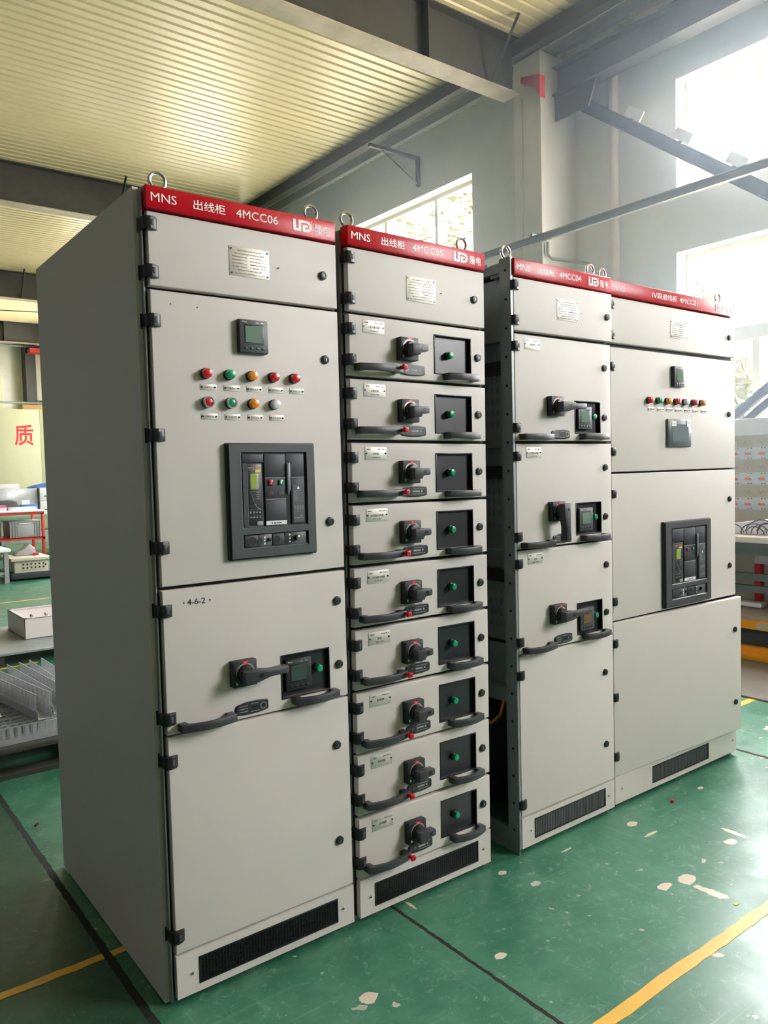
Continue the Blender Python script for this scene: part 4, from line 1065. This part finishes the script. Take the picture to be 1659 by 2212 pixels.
# distribution box on a dark cart
t = thing('dark_cart', 'dark low steel cart under the box with round black knockouts', 'cart', (1.72, 10.12, 0))
MB().box(0, 1.1, 0, .75, .03, .115, DARKPL, .004).build('cart_deck', t)
for x in (.08, .95):
    for y in (.08, .65): MB().cyl((x, y-.02, .03), (x, y+.02, .03), .03, RUBBER, n=16).build('wheel', t)
t = thing('distribution_box', 'cream metal distribution box with two rows of round black holes', 'box', (1.77, 10.14, .115))
g = MB().box(0, .46, 0, .62, 0, .175, BOXP, .004).box(.09, .43, -.004, 0, .03, .15, mat('cream_cover', S(184, 176, 152), .45), .001); g.build('box_body', t)
MB().box(-.05, .50, -.05, .66, .175, .215, BOXP, .004).build('lid', t)
g = MB()
for k in range(6):
    for j in (0, 1): g.cyl((.115+.055*k, -.003, .068+.05*j), (.115+.055*k, -.006, .068+.05*j), .013, RUBBER, n=14)
g.cyl((.42, -.003, .10), (.42, -.006, .10), .013, RUBBER, n=14)
g.build('cable_entry_hole', t)
t = tag(MB().box(2.10, 2.17, 10.4, 10.47, .331, .365, REDP, .004).build('red_block'), 'small red block on the box lid', 'block')
t = tag(MB().prism([(0, 0), (.30, 0), (.28, .10), (.20, .17), (.13, .10), (.03, .05)], 0, .2, FILM, bev=.01).build('crumpled_bag', None, (1.86, 10.5, .331)), 'crumpled black and white plastic bag on the box lid', 'bag')
# red steel rack
t = thing('red_rack', 'orange-red steel rack table with white top', 'rack', (1.0, 12.0, 0))
RW = 1.66
for x in (0, RW-.045):
    for y in (0, .68): MB().box(x, x+.045, y, y+.045, 0, .90, REDST, .003).build('leg', t)
MB().box(0, RW, 0, .045, .875, .92, REDST).box(0, RW, .68, .725, .875, .92, REDST).box(RW-.045, RW, .045, .68, .875, .92, REDST).build('top_rail', t)
MB().box(0, RW, .0, .04, .455, .495, REDST).box(0, RW, .68, .72, .455, .495, REDST).box(0, RW, .0, .72, .485, .497, REDST).build('shelf', t)
MB().box(-.02, RW+.01, -.02, .74, .92, .945, PAPER, .003).build('top_board', t)
t = thing('storage_crate', 'grey ribbed plastic storage crate on the red rack shelf', 'crate', (2.12, 12.03, .498))
g = MB(); g.box(0, .48, 0, .5, 0, .255, CRATE, .006).box(-.008, .488, -.008, .508, .255, .272, CRATE, .003)
for x in (0, .045, .085, .385, .425, .465): g.box(x, x+.014, -.010, 0, 0, .255, CRATE)
for z in (.06, .13, .20):
    for x in (0, .385): g.box(x, x+.095, -.009, 0, z, z+.008, CRATE)
g.box(.11, .375, -.006, 0, .02, .21, mat('crate_panel', S(176, 176, 172), .5), .002); g.box(.14, .34, -.012, 0, .222, .240, PAPER)
g.build('crate_body', t)
tag(MB().box(1.25, 1.98, 12.05, 12.45, .498, .66, mat('brown_carton', S(88, 70, 48), .8), .003).build('carton'), 'dark brown open carton on the red rack shelf, left of the crate', 'box')
for k in range(3): tag(MB().box(1.58+.26*k-.25, 1.83+.26*k-.255, 12.04, 12.3, .946, 1.035, mat('pink_white_box', S(238, 222, 226), .7)).box(1.58+.26*k-.25, 1.83+.26*k-.255, 12.035, 12.04, 1.015, 1.035, REDP).build('small_carton'), ['leftmost red-banded white carton on the red rack top', 'middle red-banded white carton on the red rack top', 'red-banded white carton beside the dark bag'][k], 'box', 'red-banded cartons')
g = MB(); g.prism([(0, 0), (.44, 0), (.46, .06), (.42, .14), (.34, .17), (.08, .17), (.01, .12), (-.02, .05)], 0, .28, BAGM, bev=.03); g.cyl((.05, -.01, .10), (.05, .02, .10), .06, mat('green_fabric', S(40, 120, 90), .8), n=20)
tag(g.build('tool_bag', None, (1.92, 12.42, .946)), 'dark grey rolled tool bag with green end on the red rack', 'bag')
tag(MB().box(0, .40, 0, .3, 0, .03, PAPER, .002).box(.05, .42, .02, .28, .031, .05, PAPER, .002, M=Matrix.Rotation(.2, 4, 'Z')).build('paper_stack', None, (2.18, 12.1, .946)), 'loose stack of white papers on the red rack, right end', 'papers')
tag(MB().box(0, .26, 0, .2, 0, .08, BLUEP, .006).build('blue_folder_box', None, (2.44, 12.55, .946)), 'blue box file standing behind the papers on the red rack', 'box')
# film wrapped cabinet behind and bench behind the rack
t = thing('long_workbench', 'long grey-green workbench behind the red rack', 'workbench', (.6, 13.6, 0))
MB().box(0, 3.6, 0, .8, .72, .80, GRNST, .004).build('bench_top', t); MB().box(0, 3.6, .02, .8, .16, .26, GRNST).build('lower_shelf', t)
for x in (.02, 1.7, 3.5):
    for y in (.02, .72): MB().box(x, x+.06, y, y+.06, 0, .72, GRYST).build('leg', t)
t = thing('wrapped_cabinet', 'long grey cabinet wrapped in crinkled clear plastic film', 'cabinet', (1.0, 13.8, .801))
MB().box(0, 2.0, 0, .45, 0, .50, FILM, .01).build('cabinet_body', t); MB().box(1.72, 1.86, -.004, 0, .12, .28, STICK).build('white_label', t)
tag(MB().box(1.75, 2.7, 13.85, 14.2, 1.302, 1.385, PAINT, .004).build('metal_panel_box'), 'flat white metal box on top of the film-wrapped cabinet', 'box')
tag(MB().box(1.1, 1.62, 13.85, 14.2, 1.302, 1.44, CARD, .003).build('cardboard_box'), 'cardboard box on the film-wrapped cabinet at left edge', 'box')
for k in range(2): tag(MB().box(3.03, 3.36, 13.75, 14.1, .802+.25*k, 1.046+.25*k, STICK, .003).box(3.10, 3.30, 13.748, 13.75, .88+.25*k, .90+.25*k, BLACK).build('white_carton'), ['lower white carton stacked beside the wrapped cabinet', 'upper white carton stacked beside the wrapped cabinet'][k], 'box', 'white cartons')
tag(MB().prism([(0, 0), (.5, 0), (.52, .06), (.35, .09), (.1, .04)], 0, .25, BLUEP, bev=.01).build('blue_cloth', None, (2.85, 13.8, 1.303)), 'folded blue cloth on top of the white cartons', 'cloth')
tag(MB().box(1.2, 3.3, 13.7, 14.2, .262, .50, mat('light_steel_parts', S(150, 160, 150), .5, var=.4, vscale=7), .01).build('parts_box'), 'grey-green parts box on the bench lower shelf', 'box')
# yellow-cream partition with a red character
t = thing('partition_wall', 'pale yellow partition with the big red character', 'partition', (-4.5, 15.5, 0))
PART = mat('pale_yellow_partition', S(196, 196, 156), .6, var=.03)
g = MB()
for k in range(8): g.box(-.02+1.14*k+.061, 1.12+1.14*k+.059-.002, 0, .05, 0, 2.92, PART, .002)
g.build('partition_panels', t)
g = MB(); g.text('质', 7.515, 7.885, 2.17, 2.60, -.002, REDP); g.build('red_character', t)
tag(MB().box(3.2, 4.4, 15.52, 15.9, 2.921, 3.02, CARD, .004).build('flat_carton'), 'flat brown carton lying on top of the yellow partition', 'box')
t = struct(box_obj('column_8', 4.75, 5.02, 21.75, 22.2, 0, 5.5, STEELDK))
tag(MB().box(2.2, 4.18, 22.13, 22.19, 3.2, 4.42, PART, .004).build('wall_board'), 'pale yellow board on the far wall above the partition', 'board')
tag(MB().box(5.05, 5.25, 21.9, 22.15, 3.72, 5.25, mat('white_panel', S(235, 228, 215), .6), .01).build('vertical_panel'), 'white vertical panel on the far wall beside the dark column', 'duct')  # plain white upright panel against the far wall
pipe('far_wall_pipe', 'upper thin pale pipe along the far wall', [(X0, 21.7, 5.2), (5.3, 21.7, 5.2)], .035, STEELGR)
pipe('far_wall_pipe', 'lower thin pale pipe along the far wall above the partition', [(X0, 21.7, 3.62), (5.3, 21.7, 3.62)], .03, STEELGR)
tag(MB().box(4.8, 5.25, 21.40, 21.75, 5.0, 5.12, REDB).build('far_bracket'), 'small red bracket under the farthest roof beam', 'bracket')
pipe('hanging_cable', 'thin black cable sagging below the far roof beams', [(-4, 18.6, 5.55), (-1, 18.6, 5.42), (2, 18.6, 5.45), (5.5, 18.6, 5.62)], .012, RUBBER, 'cable')

# ------------------------------------------------------------------ right background
t = thing('lift_platform', 'orange and black steel lift platform with worn wooden top', 'platform', (4.80, -2.0, 0))
MB().box(0, .55, 0, 4.2, .285, .325, WOOD, .003).build('wooden_top', t)
MB().box(-.01, .0, 0, 4.2, .225, .29, ORANGE).box(.0, .05, 0, 4.2, .225, .285, ORANGE).build('upper_beam', t)
MB().box(.04, .5, 0, 4.2, .09, .225, DARKPL).build('scissor_housing', t)
MB().box(-.01, .05, 0, 4.2, .045, .095, ORANGE).box(-.03, .05, 0, 4.2, .0, .045, ORANGE, .003).build('base_beam', t)
g = MB(); g.box(-.0115, -.010, 2.58, 2.88, .235, .275, mat('worn_grey_label', S(180, 172, 158), .6)); g.build('worn_label', t)
t = thing('test_bench', 'white-topped grey test bench at right edge with wires on it', 'workbench', (5.0, -1.6, 0))
MB().box(-.05, .72, 0, 4.6, .84, .885, mat('bench_top_white', S(214, 208, 196), .5), .004).build('bench_top', t)
MB().box(-.03, -.0, 0, 4.6, .75, .84, CHARL).build('apron', t)
for z in (.555, .465): MB().box(-.03, .03, 0, 4.6, z, z+.05, CHARL).build('side_rail', t)
for y in (.05, 2.0, 4.5): MB().box(-.02, .04, y, y+.05, .33, .75, CHARL).build('leg', t)
t = thing('mounting_board', 'beige board with three rows of orange-switched breakers', 'board', (5.66, -1.6, .89))
MB().box(0, .03, 0, 4.6, 0, .78, BOARD, .003).build('back_board', t)
MB().box(-.03, .06, 0, 4.6, .78, .92, mat('white_board_frame', S(226, 222, 220), .5), .004).build('top_cap', t)
row = 0
for zr in (.16, .37, .58):
    g = MB(); g.box(-.03, 0, 0, 4.6, zr, zr+.10, BRKW, .002).box(-.045, -.03, 0, 4.6, zr+.025, zr+.078, BRKW, .002)
    g.build('breaker_row', t)
    g = MB()
    for k in range(40):
        y = 4.5-.115*k; r_ = random.Random(k+row*50).random(); g.box(-.055, -.045, y-.06, y-.004, zr+.036, zr+.05, ORSW, .002)
        for q in (-.05, -.02): g.box(-.056, -.045, y+q, y+q+.012, zr+.048, zr+.056, ORSW)
    g.build('switch_levers', t)['kind'] = 'stuff'
    g = MB()
    for k in range(40):
        y = 4.5-.115*k; g.box(-.0465, -.045, y-.045, y-.015, zr+.062, zr+.072, YEL)
        for q in (-.05, -.025): g.cyl((-.03, y+q, zr+.092), (-.032, y+q, zr+.092), .005, RUBBER, n=8).cyl((-.03, y+q, zr+.008), (-.032, y+q, zr+.008), .005, RUBBER, n=8)
    g.build('terminal_marks', t)['kind'] = 'stuff'
    g = MB()
    for k in range(40):
        for q in (0, .035):
            y = 4.47-.115*k+q; g.tube([(-.02, y+.014*math.cos(a), zr+.13+.028*math.sin(a)) for a in (0, .6, 1.2, 1.9, 2.5, PI)], .003, COPPER, n=4)
    g.build('wire_loops', t)['kind'] = 'stuff'; row += 1
def wires(name, label, x, y, seed, n=6, r=.10):
    q = random.Random(seed); g = MB()
    for k in range(n):
        a = q.uniform(.7, 1.2)*r; cx, cy = x+q.uniform(-.04, .04), y+q.uniform(-.08, .08)
        g.tube([(cx+.3*a*math.cos(u+k), cy+a*math.cos(u), .895+.75*a*abs(math.sin(u))+.004*k) for u in [PI*j/9 for j in range(10)]], .004, RUBBER, n=6)
    return tag(g.build(name), label, 'cable', 'black cable coils on the bench')
wires('cable_coil', 'tangled black cable coil on white cloth, nearest the widest cabinet', 5.06, 1.30, 1)
wires('cable_coil', 'tangled black cable coil on the bench, middle of the visible ones', 5.06, 1.00, 2, 7)
wires('cable_coil', 'tangled black cable coil on the bench at right picture edge', 5.06, .70, 3)
tag(MB().prism([(-1.5, 0), (1.6, 0), (1.5, .09), (1.0, .10), (.9, .05), (.4, .12), (.1, .07), (-.5, .13), (-1.4, .09)], 0, .28, PAPER, 'x', bev=.01).build('white_cloth', None, (5.14, .6, .886)), 'crumpled white cloth bundle lying along the bench', 'cloth')
t = thing('red_frame_table', 'red steel frame table with white sheet, beneath the bench', 'table', (5.45, .55, 0))
for x in (0, .35):
    for y in (0, .62): MB().box(x-.03, x+.03, y, y+.05, 0, .70, mat('pinkish_red_enamel', S(222, 50, 66), .4)).build('leg', t)
MB().box(-.04, .40, -.02, .70, .70, .73, bpy.data.materials['pinkish_red_enamel']).build('table_top', t)
tag(MB().box(-.06, .40, .0, .60, 0, .004, PAPER).box(-.065, -.06, .05, .60, -.10, .004, PAPER).build('white_sheet', None, (5.45, .60, .732)), 'white sheet draped over the red table top', 'sheet')
tag(MB().box(0, .10, 0, .30, 0, .04, STICK, .01).build('white_tray', None, (5.1, 1.0, .327)), 'small white perforated tray on the wooden platform top', 'tray')
tag(MB().box(3.85, 4.72, -1.6, .92, 0, .012, mat('grey_brown_sheet', S(104, 98, 88), .5, var=.25, vscale=2.5), .002).build('grey_brown_floor_sheet'), 'flat grey-brown sheet lying on the floor by the orange platform', 'plate')  # flat sheet, darker and browner than the floor paint
# little things on the floor
tag(MB().cyl((2.17, -.115, 0), (2.17, -.115, .012), .007, REDP, n=12, bev=.002).build('red_cap'), 'tiny red plastic cap on the floor before the widest cabinet', 'cap')  # small red cap dropped on the floor
for k, (x, y, lb) in enumerate(((1.62, -.70, 'small yellow paper scrap near the yellow line, nearest'), (1.85, -.70, 'small yellow paper scrap near the yellow line, middle'), (2.05, -.62, 'small yellow paper scrap beyond the big paint chip'))):
    tag(MB().box(0, .018, 0, .010, 0, .001, YEL).build('paper_scrap', None, (x, y, .0005), (0, 0, .5*k)), lb, 'paper scrap')
tag(MB().box(.0, .022, 0, .008, 0, .007, mat('dark_red_scrap', S(90, 30, 24), .6), .001).build('wire_scrap', None, (-.02, 1.45, 0), (0, 0, .7)), 'small dark red wire scrap on the floor left of the first cabinet', 'scrap')

def haze_mat():
    M = bpy.data.materials.new('sunlit_haze'); M.use_nodes = True; nt = M.node_tree
    for x in list(nt.nodes): nt.nodes.remove(x)
    o = nt.nodes.new('ShaderNodeOutputMaterial'); sc = nt.nodes.new('ShaderNodeVolumeScatter')
    sc.inputs['Density'].default_value = .031; sc.inputs['Anisotropy'].default_value = .5; sc.inputs['Color'].default_value = (.72, .86, 1, 1)
    nt.links.new(sc.outputs[0], o.inputs['Volume']); return M
scn.cycles.volume_bounces = 0
o = box_obj('haze', 3.15, XW-.02, -5, 4.9, 1.0, ZC-.06, haze_mat()); o['kind'] = 'stuff'
o['label'] = 'thin bluish sunlit haze in the air by the windows'; o['category'] = 'haze'
